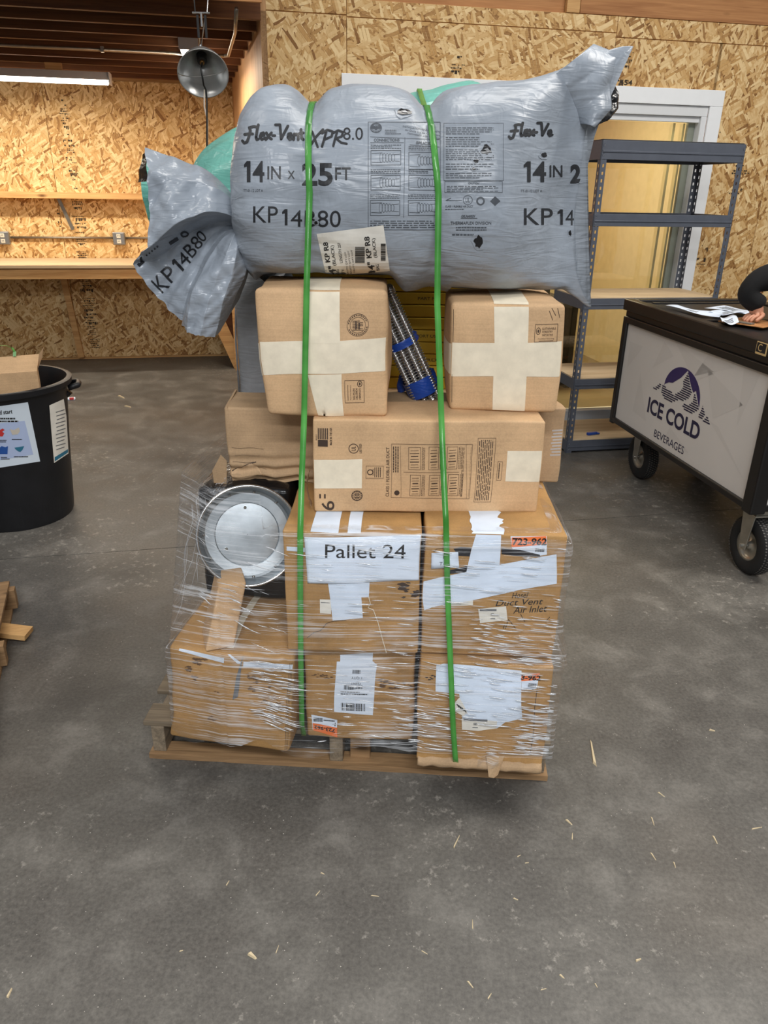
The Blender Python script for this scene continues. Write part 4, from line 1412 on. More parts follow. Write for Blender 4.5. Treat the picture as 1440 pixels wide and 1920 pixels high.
# ================================================================== clamp lamp under the loft edge
LY = 4.5
lp = at(380, 128, LY)
cl = empty('clamp_lamp', lp, 0, 'round aluminium clamp lamp hanging under the loft edge, unlit', 'lamp')
ax = Matrix.Rotation(R(-50), 4, 'X') @ Matrix.Rotation(R(-10), 4, 'Y')
prof = [(.022, .115), (.03, .11), (.050, .095), (.085, .050), (.112, .0), (.126, -.042), (.131, -.046), (.131, -.050), (.126, -.047), (.110, -.002), (.083, .047), (.048, .091), (.028, .104)]
MB().lathe(prof, 48, ax).build('reflector', 'aluminium', cl, smooth=True)
MB().lathe([(.001, .105), (.028, .105), (.026, .06), (.020, .055), (.001, .055)], 20, ax).build('socket', 'black_plastic', cl, smooth=True)
MB().lathe([(.001, .057), (.012, .056), (.013, .045), (.001, .042)], 14, ax).build('contact', 'brass', cl, smooth=True)
MB().lathe([(.001, .16), (.018, .158), (.02, .11), (.024, .105)], 16, ax).build('cap', 'zinc', cl, smooth=True)
gd = [ax @ Vector((.125 * math.cos(t_), -.02 - .03 * math.sin(t_ * 1), -.05)) for t_ in [PI + PI * k / 16 for k in range(17)]]
MB().tube(gd, .0022, 6).build('guard_wire', 'steel_bright', cl)
top = at(376, 2, LY) - lp
top2 = at(377, 24, LY) - lp
jn = ax @ Vector((0, 0, .15))
wr = MB()
for s_ in (-1, 1):
    wr.tube([top2 + Vector((s_ * .030, 0, .0)), top + Vector((s_ * .040, .02, .05))], .003, 6)
    wr.tube([top2 + Vector((s_ * .018, 0, -.02)), jn + Vector((s_ * .004, 0, .03)), jn], .003, 6)
wr.tube([top2 + Vector((-.045, 0, 0)), top2 + Vector((.045, 0, 0))], .005, 8)
wr.tube([top2, top2 + Vector((0, 0, -.06))], .006, 8)
wr.build('wire_clamp', 'steel_bright', cl)
for s_ in (-1, 1):
    MB().box(s_ * .02 - .006, s_ * .02 + .006, -.004, .004, -.11, -.01).build('clamp_arm', 'black_plastic', cl, top2, bevel=.001)
MB().tube([top2 + Vector((-.03, 0, .0)), top + Vector((-.04, .03, .12)), top + Vector((-.04, .06, .3))], .004, 6).build('cord_up', 'cord_black', cl)
c0 = at(386, 168, LY) - lp
crd = [ax @ Vector((0, -.0, .05)), at(377, 130, LY - .08) - lp, at(382, 160, LY - .05) - lp, c0, at(388, 190, LY) - lp, at(388, 225, LY) - lp, at(388, 300, LY + .02) - lp, at(388, 420, LY + .05) - lp]
MB().tube(crd, .0045, 8).build('cord', 'cord_black', cl, smooth=True)
MB().tube([at(383, 168, LY + .03) - lp, at(383, 200, LY + .03) - lp, at(389, 225, LY + .03) - lp, at(389, 300, LY + .03) - lp], .004, 8).build('white_cord', 'cord_white', cl, smooth=True)

# ================================================================== the loaded pallet
PY = math.atan2(-.067, 1.18)
PORG = Vector((-.700, 1.80, 0))
pal = empty('shipping_pallet', PORG, PY, 'weathered wooden shipping pallet under the wrapped load', 'pallet')
PW, PD = 1.20, 1.0
for k in range(7):
    y0 = .0 + k * (PD - .09) / 6
    MB().box(-.012 - .01 * (k % 2), PW, y0, y0 + .09, .112, .128).build('deck_board', 'old_pallet_wood', pal, bevel=.003)
for x in (0.01, PW / 2 - .05, PW - .05):
    MB().box(x, x + .04, .0, PD, .018, .112).build('stringer', 'old_pallet_slat', pal, bevel=.003)
fb = MB()
fb.grid(lambda u, v: Vector((PW * u, -.012 + .06 * v, .018 + .003 * noise.noise(Vector((u * 9, v * 3, 1))))), 24, 3)
fb.grid(lambda u, v: Vector((PW * u, -.012 + .003 * noise.noise(Vector((u * 14, v, 7))), .018 * v + .001)), 24, 2)
fbo = fb.build('bottom_board', 'pallet_wood', pal)
thicken(fbo, .002)
for y0 in (.45, .91):
    MB().box(0, PW, y0, y0 + .09, .001, .018).build('bottom_board', 'old_pallet_wood', pal, bevel=.002)
MB().box(PW / 2 + .01, PW / 2 + .07, .02, .10, .018, .108).build('patch_block', 'pallet_wood', pal, bevel=.003)

rb = random.Random(11)
def stain(c, pts, name='stain', mat='dark_stain', off=.0012):
    p = P2()
    for (x, y, r) in pts:
        u, v = c.px(x, y)
        for _ in range(5):
            n = 12
            du, dv, rr0 = rb.uniform(-1, 1) * r, rb.uniform(-.8, .8) * r, r * rb.uniform(.25, .6)
            p.quad(*[(u + du + rr0 * rb.uniform(.35, 1.2) * math.cos(2 * PI * k / n) * 1.6, v + dv + rr0 * rb.uniform(.3, 1.1) * math.sin(2 * PI * k / n) * .7) for k in range(n)])
    return p.lay(c.map('front', off), name, mat, c.o, step=.015)

# ---- bottom row
def crush_bl(p, s):
    k = max(0, 1 - p.z / .12)
    p.y += .016 * k * k * (1 if p.y < 0 else 0) * (0.5 - p.x / s.w)
    p.x -= .02 * max(0, 1 - p.z / .09) * (1 if p.x < -s.w * .3 else 0)
    return p
BL = Carton('large_carton', .345, .32, .325, (-.408, 1.852, .131), R(-7.0), 'cardboard_old', 'bulging brown carton at the bottom left of the load with white tape band', bulge=.009, rough=.004, rad=.012, seed=1, extra=crush_bl, lean=(.07, 0), group='wrapped bottom cartons')
BM = Carton('large_carton', .306, .50, .315, (-.050, 1.985, .132), R(-2.5), 'cardboard_old', 'brown carton at the bottom middle with upside-down barcode sheet', bulge=.006, rough=.003, rad=.008, seed=2, group='wrapped bottom cartons')
def crush_br(p, s):
    k = max(0, 1 - p.z / .05)
    p.y -= .010 * k * (1 if p.y < 0 else 0)
    return p
BR = Carton('large_carton', .352, .54, .326, (.296, 1.925, .131), R(-4.0), 'cardboard_old', 'brown carton at the bottom right with large white sheet', bulge=.005, rough=.0028, rad=.006, seed=3, extra=crush_br, group='wrapped bottom cartons')
# white tape band, grey mark and stains on the left carton
BL.pxquad([(338, 1211), (338, 1219), (420, 1238), (420, 1229)], 'white_tape', 'white_tape')
BL.pxquad([(457, 1237), (456, 1246), (556, 1257), (556, 1248)], 'white_tape', 'white_tape')
BL.pxquad([(425, 1221), (446, 1240), (455, 1240), (430, 1222)], 'white_tape', 'white_tape')
BL.pxquad([(455, 1214), (448, 1300), (438, 1306), (444, 1265)], 'grey_mark', 'ink_grey', off=.0014)
stain(BL, [(370, 1240, .012), (362, 1255, .014), (366, 1268, .010), (378, 1236, .012)], 'stain')
stain(BL, [(466, 1262, .006), (474, 1268, .010), (482, 1272, .010), (470, 1284, .008), (478, 1288, .010), (408, 1292, .006), (500, 1310, .008), (518, 1318, .010), (510, 1285, .006), (400, 1345, .010)], 'stain')
BL.patch('top', -.02, .02, .0, .44, 'paper_tape', 'paper_tape', off=.001)
p = P2()
for k in range(3):
    u, v = BL.px(544 - k * .5, 1380)
    p.rect(BL.w / 2 - .004 - k * .004, .01, BL.w / 2 - .003 - k * .004, BL.h - .02)
p.lay(BL.map('front', .0009), 'edge_crease', 'ink_box', BL.o, step=.015)
# middle: upside-down barcode sheet, orange label, stain band
sh1 = BM.pxquad([(637, 1225), (697, 1222), (697, 1238), (706, 1245), (699, 1340), (627, 1333), (631, 1238), (637, 1238)], 'barcode_sheet', 'paper', off=.0012)
p = P2()
for (x0, y0, x1, y1) in ((661, 1255, 676, 1262), (646, 1284, 680, 1291), (641, 1318, 685, 1330)):
    a, b = BM.px(x0, y1), BM.px(x1, y0)
    p.barcode(a[0], a[1], b[0], b[1], rb)
u, v = BM.px(669, 1270)
p.text('1 QTY', u, v, .009, .030, rot=PI)
u, v = BM.px(668, 1281); p.text('723962', u, v, .006, .028, rot=PI)
a, b = BM.px(640, 1300), BM.px(690, 1294); p.greek(a[0], a[1], b[0], b[1], 2, rb, .4)
p.lay(BM.map('front', .0020), 'print', 'ink', sh1, step=.015)
lab = BM.pxquad([(584, 1339), (633, 1348), (632, 1380), (586, 1368)], 'address_label', 'paper', off=.0012)
BM.pxquad([(586, 1355), (633, 1362), (633, 1380), (587, 1369)], 'orange_strip', 'orange_label', off=.0017)
p = P2()
u, v = BM.px(609, 1365); p.text('723-962', u, v, .014, .062, rot=PI - .10, bold=.03)
u, v = BM.px(629, 1356); p.text('1', u, v, .012, rot=PI - .10, bold=.03)
a, b = BM.px(588, 1352), BM.px(605, 1345); p.barcode(a[0], a[1], b[0], b[1], rb)
a, b = BM.px(607, 1350), BM.px(628, 1347); p.greek(a[0], a[1], b[0], b[1], 1, rb, .5)
p.lay(BM.map('front', .0022), 'print', 'ink', lab, step=.015)
stain(BM, [(590, 1265, .006), (600, 1266, .009), (612, 1268, .007), (622, 1269, .005), (718, 1280, .014), (728, 1284, .016), (740, 1286, .012), (757, 1283, .008), (768, 1285, .008)], 'stain')
# right: large sheet, torn labels, orange label
BR.pxquad([(816, 1246), (830, 1243), (900, 1250), (976, 1255), (977, 1345), (945, 1352), (930, 1364), (900, 1368), (868, 1360), (864, 1322), (862, 1302), (817, 1296)], 'white_sheet', 'white_tape', off=.0012)
bb = BR.pxquad([(865, 1345), (865, 1365), (895, 1368), (928, 1364), (930, 1350)], 'shipping_label', 'paper_dirty', off=.0022)
p = P2()
a, b = BR.px(886, 1357), BR.px(892, 1353); p.barcode(a[0], a[1], b[0], b[1], rb)
a, b = BR.px(884, 1362), BR.px(894, 1361); p.rect(a[0], a[1], b[0], b[1])
a, b = BR.px(868, 1348), BR.px(912, 1347); p.rect(a[0], a[1], b[0], b[1])
p.lay(BR.map('front', .0030), 'print', 'ink_grey', bb)
tl = BR.pxquad([(851, 1320), (862, 1308), (868, 1318), (876, 1335), (868, 1340), (853, 1332)], 'torn_label', 'paper_dirty', off=.0024)
p = P2()
for k in range(5):
    u, v = BR.px(859 + k * 3.2, 1322 + k * 2.2)
    p.rect(u - .0012, v - .006, u + .0012, v + .006, rot=.5)
p.lay(BR.map('front', .0032), 'print', 'ink', tl)
lab = BR.pxquad([(976, 1262), (1011, 1260), (1005, 1289), (977, 1291)], 'address_label', 'paper', off=.0010)
BR.pxquad([(976, 1262), (1011, 1260), (1009, 1272), (976, 1275)], 'orange_strip', 'orange_label', off=.0016)
p = P2()
u, v = BR.px(994, 1268); p.text('3-962', u, v, .016, .052, bold=.03)
a, b = BR.px(989, 1285), BR.px(1005, 1279); p.barcode(a[0], a[1], b[0], b[1], rb)
a, b = BR.px(979, 1289), BR.px(1000, 1287); p.greek(a[0], a[1], b[0], b[1], 1, rb)
p.lay(BR.map('front', .0024), 'print', 'ink', lab)
stain(BR, [(805, 1272, .008), (812, 1268, .006)], 'stain', 'marker_black')
p = P2()
for q in (((985, 1300), (975, 1395)),):
    p.line(BR.px(1006, 1292), BR.px(992, 1415), .0015)
p.lay(BR.map('front', .0010), 'edge_crease', 'ink_box', BR.o, step=.04)
m = MB()
m.grid(lambda u, v: Vector((-.17 + .345 * u, -.275 - .012 * math.sin(v * PI) + .003 * noise.noise(Vector((u * 20, v * 5, 3))), -.026 + .036 * v + .004 * noise.noise(Vector((u * 12, v, 9))))), 40, 8)
fo = m.build('crushed_flap', 'cardboard_torn', BR.o, smooth=True)
thicken(fo, .004)
MB().add([(.02, -.285, .03), (.07, -.285, .035), (.055, -.30, -.02), (.03, -.30, -.03), (.045, -.297, -.035)], [(0, 1, 2, 4, 3)]).build('torn_tab', 'cardboard_torn', BR.o)

# ---- middle row
zt1, ztm = .460, .815
ML = Carton('large_carton', .348, .55, .352, (-.073, 1.965, .462), R(-1.0), 'cardboard_old', 'brown carton behind the paper pallet sign', bulge=.003, rough=.002, rad=.005, seed=4, group='wrapped middle cartons')
MR = Carton('large_carton', .352, .55, .358, (.288, 1.958, .462), R(-1.5), 'cardboard_old', 'brown carton under the handwriting with white tape cross', bulge=.004, rough=.002, rad=.006, seed=5, group='wrapped middle cartons')
# tape over the lids
ML.patch('top', -.105, .0, -.035, .16, 'white_tape', 'white_tape')
ML.patch('top', -.012, .0, .022, .16, 'white_tape', 'white_tape')
MR.patch('top', -.06, .0, .02, .16, 'white_tape', 'white_tape', ragged=.01)
ML.pxquad([(538, 1025), (538, 1033), (572, 1034), (572, 1026)], 'white_tape', 'white_tape')
ML.pxquad([(616, 1090), (692, 1090), (690, 1118), (676, 1118), (680, 1158), (625, 1161), (620, 1120)], 'white_tape', 'white_tape', off=.0012)
lb = ML.pxquad([(601, 1122), (622, 1122), (622, 1148), (601, 1147)], 'shipping_label', 'paper_dirty', off=.0010)
p = P2(); a, b = ML.px(603, 1128), ML.px(620, 1126); p.greek(a[0], a[1], b[0], b[1], 1, rb); p.lay(ML.map('front', .0018), 'print', 'ink_grey', lb)
p = P2()
pts = [ML.px(x, y) for x, y in ((576, 1195), (590, 1184), (603, 1180), (614, 1166), (628, 1162), (650, 1161))]
p.stroke(pts, .0016)
p.lay(ML.map('front', .0012), 'crack', 'ink_box', ML.o)
stain(ML, [(752, 1105, .018), (768, 1112, .020), (760, 1098, .014)], 'stain', 'ink_box')
th = MB().tube([ML.map('front', .003)(*ML.px(x, y)) for x, y in ((690, 1118), (693, 1130), (689, 1138), (699, 1142), (708, 1165), (716, 1195), (724, 1226))], .0012, 6)
th.build('loose_thread', 'paper_tape', ML.o)
# tape cross of the right carton
MR.pxquad([(893, 995), (941, 998), (936, 1060), (874, 1073), (884, 1030)], 'white_tape', 'white_tape', off=.0012)
MR.pxquad([(795, 1090), (880, 1070), (940, 1056), (1043, 1039), (1043, 1092), (973, 1104), (885, 1122), (835, 1131), (812, 1137), (797, 1143), (790, 1120)], 'white_tape', 'white_tape', off=.0016)
lb = MR.pxquad([(830, 1126), (887, 1120), (887, 1131), (832, 1134)], 'shipping_label', 'paper_dirty', off=.0012)
p = P2(); u, v = MR.px(861, 1128); p.text('5412', u, v, .004, .012); p.lay(MR.map('front', .002), 'print', 'ink_grey', lb)
lb = MR.pxquad([(896, 1138), (948, 1134), (950, 1161), (899, 1165)], 'shipping_label', 'paper_dirty', off=.0020)
p = P2(); a, b = MR.px(899, 1142), MR.px(930, 1139); p.rect(a[0], a[1], b[0], b[1]); a, b = MR.px(919, 1150), MR.px(925, 1147); p.barcode(a[0], a[1], b[0], b[1], rb); a, b = MR.px(918, 1158), MR.px(927, 1156.5); p.rect(a[0], a[1], b[0], b[1])
p.lay(MR.map('front', .0028), 'print', 'ink_grey', lb)
lb = MR.pxquad([(958, 1005), (1025, 1002), (1025, 1040), (990, 1044), (960, 1027)], 'address_label', 'paper', off=.0010)
MR.pxquad([(960, 1007), (1024, 1004), (1024, 1021), (959, 1025)], 'orange_strip', 'orange_label', off=.0017)
p = P2()
u, v = MR.px(993, 1015); p.text('723-962', u, v, .020, .084, bold=.03)
a, b = MR.px(1003, 1034), MR.px(1021, 1028); p.barcode(a[0], a[1], b[0], b[1], rb)
p.lay(MR.map('front', .0024), 'print', 'ink', lb)
p = P2()
p.quad(*[MR.px(x, y) for x, y in ((850, 1029), (865, 1026), (884, 1027), (881, 1043), (860, 1042))])
p.quad(*[MR.px(x, y) for x, y in ((940, 1027), (975, 1030), (1012, 1040), (1013, 1044), (985, 1043), (940, 1038))])
p.quad(*[MR.px(x, y) for x, y in ((842, 1070), (878, 1060), (876, 1072), (844, 1076))])
p.stroke([MR.px(x, y) for x, y in ((813, 1035), (818, 1030), (838, 1027), (830, 1033))], .0014)
p.lay(MR.map('front', .0011), 'marker_scrawl', 'marker_black', MR.o, step=.03)
p = P2()
for (w_, x, y, hh, ww, rt) in (('Hosel', 975, 1114, .016, .042, .06), ('Duct Vent', 973, 1127, .018, .122, .07), ('Air Inlet', 993, 1141, .020, .088, .10)):
    u, v = MR.px(x, y); p.text(w_, u, v, hh, ww, rot=rt, shear=.3)
for q in (((945, 1168), (942, 1178)), ((952, 1160), (966, 1178)), ((975, 1150), (983, 1165)), ((1030, 1156), (1022, 1164)), ((952, 1160), (946, 1178))):
    p.line(MR.px(*q[0]), MR.px(*q[1]), .0014)
p.lay(MR.map('front', .0012), 'handwriting', 'ink', MR.o, step=.03)

# ---- filler behind: black wrapped carton left, big carton at the back
BK = Carton('black_carton', .265, .23, .350, (-.395, 2.09, .463), R(-4), 'black_film', 'black plastic wrapped carton behind the round metal cap', bulge=.01, rough=.004, rad=.012, seed=6)
BB = Carton('rear_carton', .84, .42, .87, (.03, 2.56, .130), R(-3), 'cardboard', 'large brown carton at the back of the pallet, mostly hidden', bulge=.006, rough=.002, seed=7)

# ---- paper sign and tag
def taped_paper(name, c, pts, label, cat, off, words, mat='paper'):
    uv = [c.px(*q) for q in pts]
    o = P2().quad(*uv).lay(lambda u, v: c.mw @ c.map('front', off)(u, v), name, mat, None, step=.012, smooth=True)
    thicken(o, .0004)
    tag(o, label, cat)
    return o
sg = taped_paper('paper_sign', ML, [(571, 1006), (793, 1001), (796, 1088), (578, 1092)], 'white sheet reading Pallet 24 stuck on the carton', 'sign', .0035, None)
p = P2()
u, v = ML.px(686, 1032)
p.text('Pallet 24', u, v, .038, .204)
p.lay(lambda u, v: ML.mw @ ML.map('front', .0046)(u, v), 'lettering', 'ink', sg, step=.04)
tg = P2().quad(*[MR.px(x, y) for x, y in ((809, 1036), (859, 1034), (861, 1063), (809, 1066))])
tgo = tg.lay(lambda u, v: MR.mw @ MR.map('front', .0040)(u, v), 'paper_tag', 'paper', None, step=.03, smooth=True)
thicken(tgo, .0004)
tag(tgo, 'small white tag reading T-06 under the right strap', 'tag')
p = P2()
u, v = MR.px(834, 1056); p.text('T-06', u, v, .0085, .027)
a, b = MR.px(831, 1047), MR.px(838, 1038)
for k in range(4): p.rect(a[0] + (b[0] - a[0]) * k / 4, a[1], a[0] + (b[0] - a[0]) * (k + .6) / 4, b[1])
p.lay(lambda u, v: MR.mw @ MR.map('front', .0050)(u, v), 'lettering', 'ink', tgo)

# ---- round galvanised cap, and the narrow carton wedged below it
cc = at(466, 1005, 1.83)
cap_n = (CAM - cc).normalized()
cap_n = (cap_n + Vector((.06, 0, -.10))).normalized()
zq = cap_n.to_track_quat('Z', 'Y').to_matrix().to_4x4()
cp = empty('galvanised_duct_fitting', cc, 0, 'round galvanised metal duct fitting at the left of the wrapped load', 'duct fitting')
RC = .136
c1 = MB().lathe([(RC - .001, -.08), (RC, -.004), (RC + .004, 0), (RC + .003, .005), (RC - .003, .005), (RC - .004, -.002), (RC - .014, -.042), (RC - .022, -.046)], 72, zq).build('collar', 'galvanised_dull', cp)
c2 = MB().lathe([(RC - .021, -.0455), (RC * .64 + .002, -.0475), (RC * .64, -.053)], 72, zq).build('flange', 'galvanised', cp)
c3 = MB().lathe([(RC * .64 - .0005, -.0535), (RC * .3, -.0525), (.001, -.0520)], 72, zq).build('disc', 'galvanised', cp)
for o in (c1, c2, c3): sharp_smooth(o, 25)
MB().lathe([(RC + .004, .001), (RC + .003, .0058), (RC - .003, .0058), (RC - .004, .001)], 72, zq).build('rolled_rim', 'steel_bright', cp, smooth=True)
for k in range(11):
    a = 2 * PI * k / 11 + .2
    MB().lathe([(.0045, 0), (.004, .004), (.001, .005)], 10, zq @ Matrix.Translation(((RC - .017) * math.cos(a), (RC - .017) * math.sin(a), -.044))).build('rivet', 'steel_bright', cp, smooth=True)
for (x, y) in ((0.0, .075), (-.06, -.035)):
    MB().lathe([(.004, 0), (.004, .006), (.001, .007)], 10, zq @ Matrix.Translation((x, y, -.0530))).build('screw', 'zinc', cp, smooth=True)
zs = flr(405, 1180, .462)
NC = Carton('narrow_carton', .075, .10, .175, (-.452, 1.745, .458), R(18), 'cardboard', 'narrow brown carton leaning under the round metal cap', bulge=.003, rough=.0015, seed=8, lean=(.28, .15), cells=6)

# ---- printed duct carton
def crush_cl(p, s):
    if p.x < -s.w * .44 and p.z < .10: p.x += .014 * (1 - p.z / .10)
    return p
CB = Carton('duct_carton', .590, .185, .252, (.108, 1.912, .818), R(2.0), 'cardboard', 'long brown printed carton for six inch flexible air duct', bulge=.004, rough=.0018, rad=.006, seed=9, cells=20)
def cq(x0, y0, x1, y1):
    a, b = CB.px(x0, y1), CB.px(x1, y0)
    return a[0], a[1], b[0], b[1]
CB.pxquad([(580, 862), (679, 860), (679, 916), (588, 917)], 'paper_tape', 'paper_tape', off=.001)
CB.pxquad([(950, 845), (1015, 844), (1014, 903), (946, 902)], 'paper_tape', 'paper_tape', off=.001)
p = P2()
x0, y0, x1, y1 = cq(596, 803, 616, 837)
p.rect(x0, y0, x0 + (x1 - x0) * .9, y0 + (y1 - y0) * .36)
for k in range(6): p.rect(x0 + (x1 - x0) * k / 6, y0 + (y1 - y0) * .4, x0 + (x1 - x0) * (k + .55) / 6, y1)
u, v = CB.px(620, 818); p.text('MADE IN THE USA', u, v, .006, .045, rot=PI / 2, bold=.01)
u, v = CB.px(593, 820); p.text('PROUDLY', u, v, .004, .016, rot=PI / 2)
u, v = CB.px(663, 840); p.ring(u, v, .013, .0018); p.text('UL', u, v, .011, .012, rot=PI / 2, bold=.01)
u, v = CB.px(676, 840); p.text('LISTED', u, v, .0062, .025, rot=PI / 2, bold=.01)
x0, y0, x1, y1 = cq(686, 873, 719, 897); p.frame(x0, y0, x1, y1, .0008); p.ring(x0 + .011, (y0 + y1) / 2, .008, .0022); p.greek(x0 + .022, y0 + .004, x1 - .004, y1 - .004, 4, rb, .4, True)
u, v = CB.px(693, 885); p.text('GREENGUARD', u + .009, v, .003, .02, rot=PI / 2)
u, v = CB.px(727, 885); p.text('CLASS 1 FLEXIBLE AIR DUCT', u, v, .0085, .138, rot=PI / 2, bold=.004)
x0, y0, x1, y1 = cq(733, 832, 886, 933); p.frame(x0, y0, x1, y1, .0008)
x0, y0, x1, y1 = cq(737, 836, 751, 885); p.greek(x0, y0, x1, y1, 3, rb, .45, True)
x0, y0, x1, y1 = cq(739, 918, 749, 930); p.disc((x0 + x1) / 2, (y0 + y1) / 2, .007)
for (ax_, ay, bx, by) in ((766, 837, 790, 879), (803, 836, 824, 879), (837, 836, 859, 878), (768, 889, 789, 929), (803, 889, 825, 928), (838, 888, 860, 928)):
    x0, y0, x1, y1 = cq(ax_, ay, bx, by); p.frame(x0, y0, x1, y1, .0009)
    for j in range(7):
        yy = y0 + (y1 - y0) * (j + .7) / 8
        wob = .0015 * math.sin(j * 2.1)
        p.line((x0 + .005 + wob, yy), (x1 - .005 - wob, yy + .001), .0011 if j not in (2, 4) else .0026)
    p.greek(x1 + .003, y0, x1 + .013, y1, 3, rb, .35, True)
p.line(CB.px(752, 834), CB.px(752, 932), .0006); p.line(CB.px(757, 884), CB.px(860, 884), .0008)
x0, y0, x1, y1 = cq(862, 838, 872, 930); p.greek(x0, y0, x1, y1, 3, rb, .35, True)
p.line(CB.px(874, 832), CB.px(874, 933), .0006); x0, y0, x1, y1 = cq(877, 838, 884, 930); p.greek(x0, y0, x1, y1, 2, rb, .35, True)
x0, y0, x1, y1 = cq(888, 821, 929, 940); p.frame(x0, y0, x1, y1, .0008); p.greek(x0 + .004, y0 + .005, x1 - .004, y1 - .005, 8, rb, .4, True)
x0, y0, x1, y1 = cq(929, 865, 941, 900); p.frame(x0, y0, x1, y1, .0007); p.greek(x0 + .004, y0 + .005, x1 - .004, y1 - .004, 1, rb, .5, True)
u, v = CB.px(670, 930); p.ring(u, v, .0145, .002); p.ring(u, v, .0085, .0012); p.text('10', u, v, .011, .011, rot=PI / 2, bold=.03)
for k in range(12):
    a = 2 * PI * k / 12; p.rect(u + .0112 * math.cos(a) - .0012, v + .0112 * math.sin(a) - .0012, u + .0112 * math.cos(a) + .0012, v + .0112 * math.sin(a) + .0012)
u, v = CB.px(616, 948); p.text('6', u, v, .034, .026, rot=PI / 2, bold=.008)
for k in (0, 1):
    u, v = CB.px(601 + k * 9, 931); p.rect(u - .0022, v - .006, u + .0022, v + .006)
CB.lay(p, 'printed_marks', 'ink_box', step=.015)
# torn flap end at its left
MB().grid(lambda u, v: Vector((-.296 - .006 - .012 * math.sin(v * PI) + .004 * noise.noise(Vector((u * 4, v * 9, 2))), -.092 + .03 * u, .01 + .115 * v)), 4, 14).build('torn_flap', 'cardboard_torn', CB.o, smooth=True)

# ---- torn long carton behind it
def tear(p, s):
    k = max(0, 1 - p.z / .11)
    if p.y < 0 and p.x < -s.w * .25:
        p.y += .012 * math.sin(p.z * 190) * k + .02 * k * k
        p.z += .006 * k * math.sin(p.x * 60)
    return p
TB = Carton('torn_carton', .955, .20, .222, (.026, 2.122, .820), R(3.2), 'cardboard_torn', 'crushed and torn long brown carton behind the duct carton', bulge=.004, rough=.003, rad=.007, seed=10, extra=tear, cells=30)
TB.pxquad([(430, 905), (432, 885), (445, 876), (470, 868), (478, 872), (492, 893), (510, 899), (480, 908)], 'torn_liner', 'cardboard_wide', off=.003, label='pale torn paper liner')
p = P2()
for k in range(5):
    y = 838 + k * 14
    p.stroke([TB.px(x, y + 1.2 * math.sin(x * .13 + k * 2)) for x in range(434 + 5 * (k % 2), 500 - 9 * (k % 3), 6)], .0007)
p.stroke([TB.px(x, y) for x, y in ((432, 885), (438, 880), (450, 876), (458, 871), (470, 868), (480, 866))], .0022)
p.lay(TB.map('front', .0030), 'crease', 'ink_box', TB.o)
MB().add([(-.485, -.10, .0), (-.48, -.10, .07), (-.497, -.09, .085), (-.528, -.07, .03), (-.526, -.072, -.01), (-.505, -.085, -.005)], [(0, 1, 2, 3, 4, 5)]).build('torn_flap', 'cardboard_torn', TB.o)
p = P2()
for k in range(9): p.rect(.443 + .004 * (k % 2), .085 + k * .009, .474, .0895 + k * .009)
p.lay(TB.map('front', .0015), 'film_glare_streaks', 'film_ridge', TB.o)  # white strips painted for the shine of film at this end
MB().box(-.474, -.468, -.098, .098, .216, .226).build('flap_edge', 'cardboard_torn', TB.o, bevel=.001)

# ---- two square cartons with paper tape crosses
def round_a(p, s):
    k = (p.z / s.h)
    if p.x < 0: p.x += .016 * max(0, .45 - k) * 2
    return p
CA = Carton('square_carton', .316, .25, .312, (-.158, 1.961, 1.070), R(0.5), 'cardboard', 'square brown carton with paper tape cross at the upper left', bulge=.012, rough=.003, rad=.012, seed=11, extra=round_a, cells=20, group='square tape-crossed cartons')
CC = Carton('square_carton', .284, .30, .278, (.312, 2.058, 1.070), R(-1.5), 'cardboard', 'square brown carton with paper tape cross at the upper right', bulge=.010, rough=.002, rad=.012, seed=12, cells=20, lean=(-.03, 0), group='square tape-crossed cartons')
CA.pxquad([(478, 641), (732, 632), (736, 697), (483, 704)], 'paper_tape', 'paper_tape', off=.0010)
CA.pxquad([(569, 546), (634, 546), (637, 640), (572, 642)], 'paper_tape', 'paper_tape', off=.0013)
CA.pxquad([(577, 703), (642, 700), (644, 784), (584, 784)], 'paper_tape', 'paper_tape', off=.0013)
def top_tape(c, x0, x1, y):
    a, b = c.px(x0, y), c.px(x1, y)
    c.patch('top', a[0], .0, b[0], c.d - .01, 'paper_tape', 'paper_tape', off=.0012)
top_tape(CA, 569, 634, 548)
CA.patch('left', .0, .10, .12, .182, 'paper_tape', 'paper_tape', off=.0012)
p = P2()
u, v = CA.px(670, 606); p.ring(u, v, .027, .001); p.ring(u, v, .0195, .0009)
for k in range(26):
    a = 2 * PI * k / 26
    if k % 13 > 1: p.rect(u + .0232 * math.cos(a) - .0011, v + .0232 * math.sin(a) - .0018, u + .0232 * math.cos(a) + .0011, v + .0232 * math.sin(a) + .0018, rot=a)
p.greek(u - .013, v - .013, u + .013, v + .013, 7, rb, .4)
p.rect(u - .006, v - .010, u - .003, v + .010).rect(u + .002, v - .010, u + .005, v + .006)
a, b = CA.px(648, 755), CA.px(684, 713); p.frame(a[0], a[1], b[0], b[1], .001)
u, v = CA.px(676, 720); p.ring(u, v, .006, .0014, ry=.008); p.disc(u, v, .002, .004)
for k, (w_, x) in enumerate((('SUSTAINABLE', 676), ('FORESTRY', 670), ('INITIATIVE', 665))):
    uu, vv = CA.px(x, 739); p.text(w_, uu, vv, .005, .029, rot=-PI / 2)
uu, vv = CA.px(659, 736); p.text('Certified Sourcing', uu, vv, .0034, .038, rot=-PI / 2)
uu, vv = CA.px(654, 736); p.rect(uu - .0006, vv - .02, uu + .0006, vv + .02)
CA.lay(p, 'printed_marks', 'ink_box', step=.015)
CC.pxquad([(836, 642), (1054, 640), (1051, 706), (838, 707)], 'paper_tape', 'paper_tape', off=.0010)
CC.pxquad([(927, 574), (992, 574), (984, 776), (923, 776)], 'paper_tape', 'paper_tape', off=.0014)
top_tape(CC, 927, 992, 578)
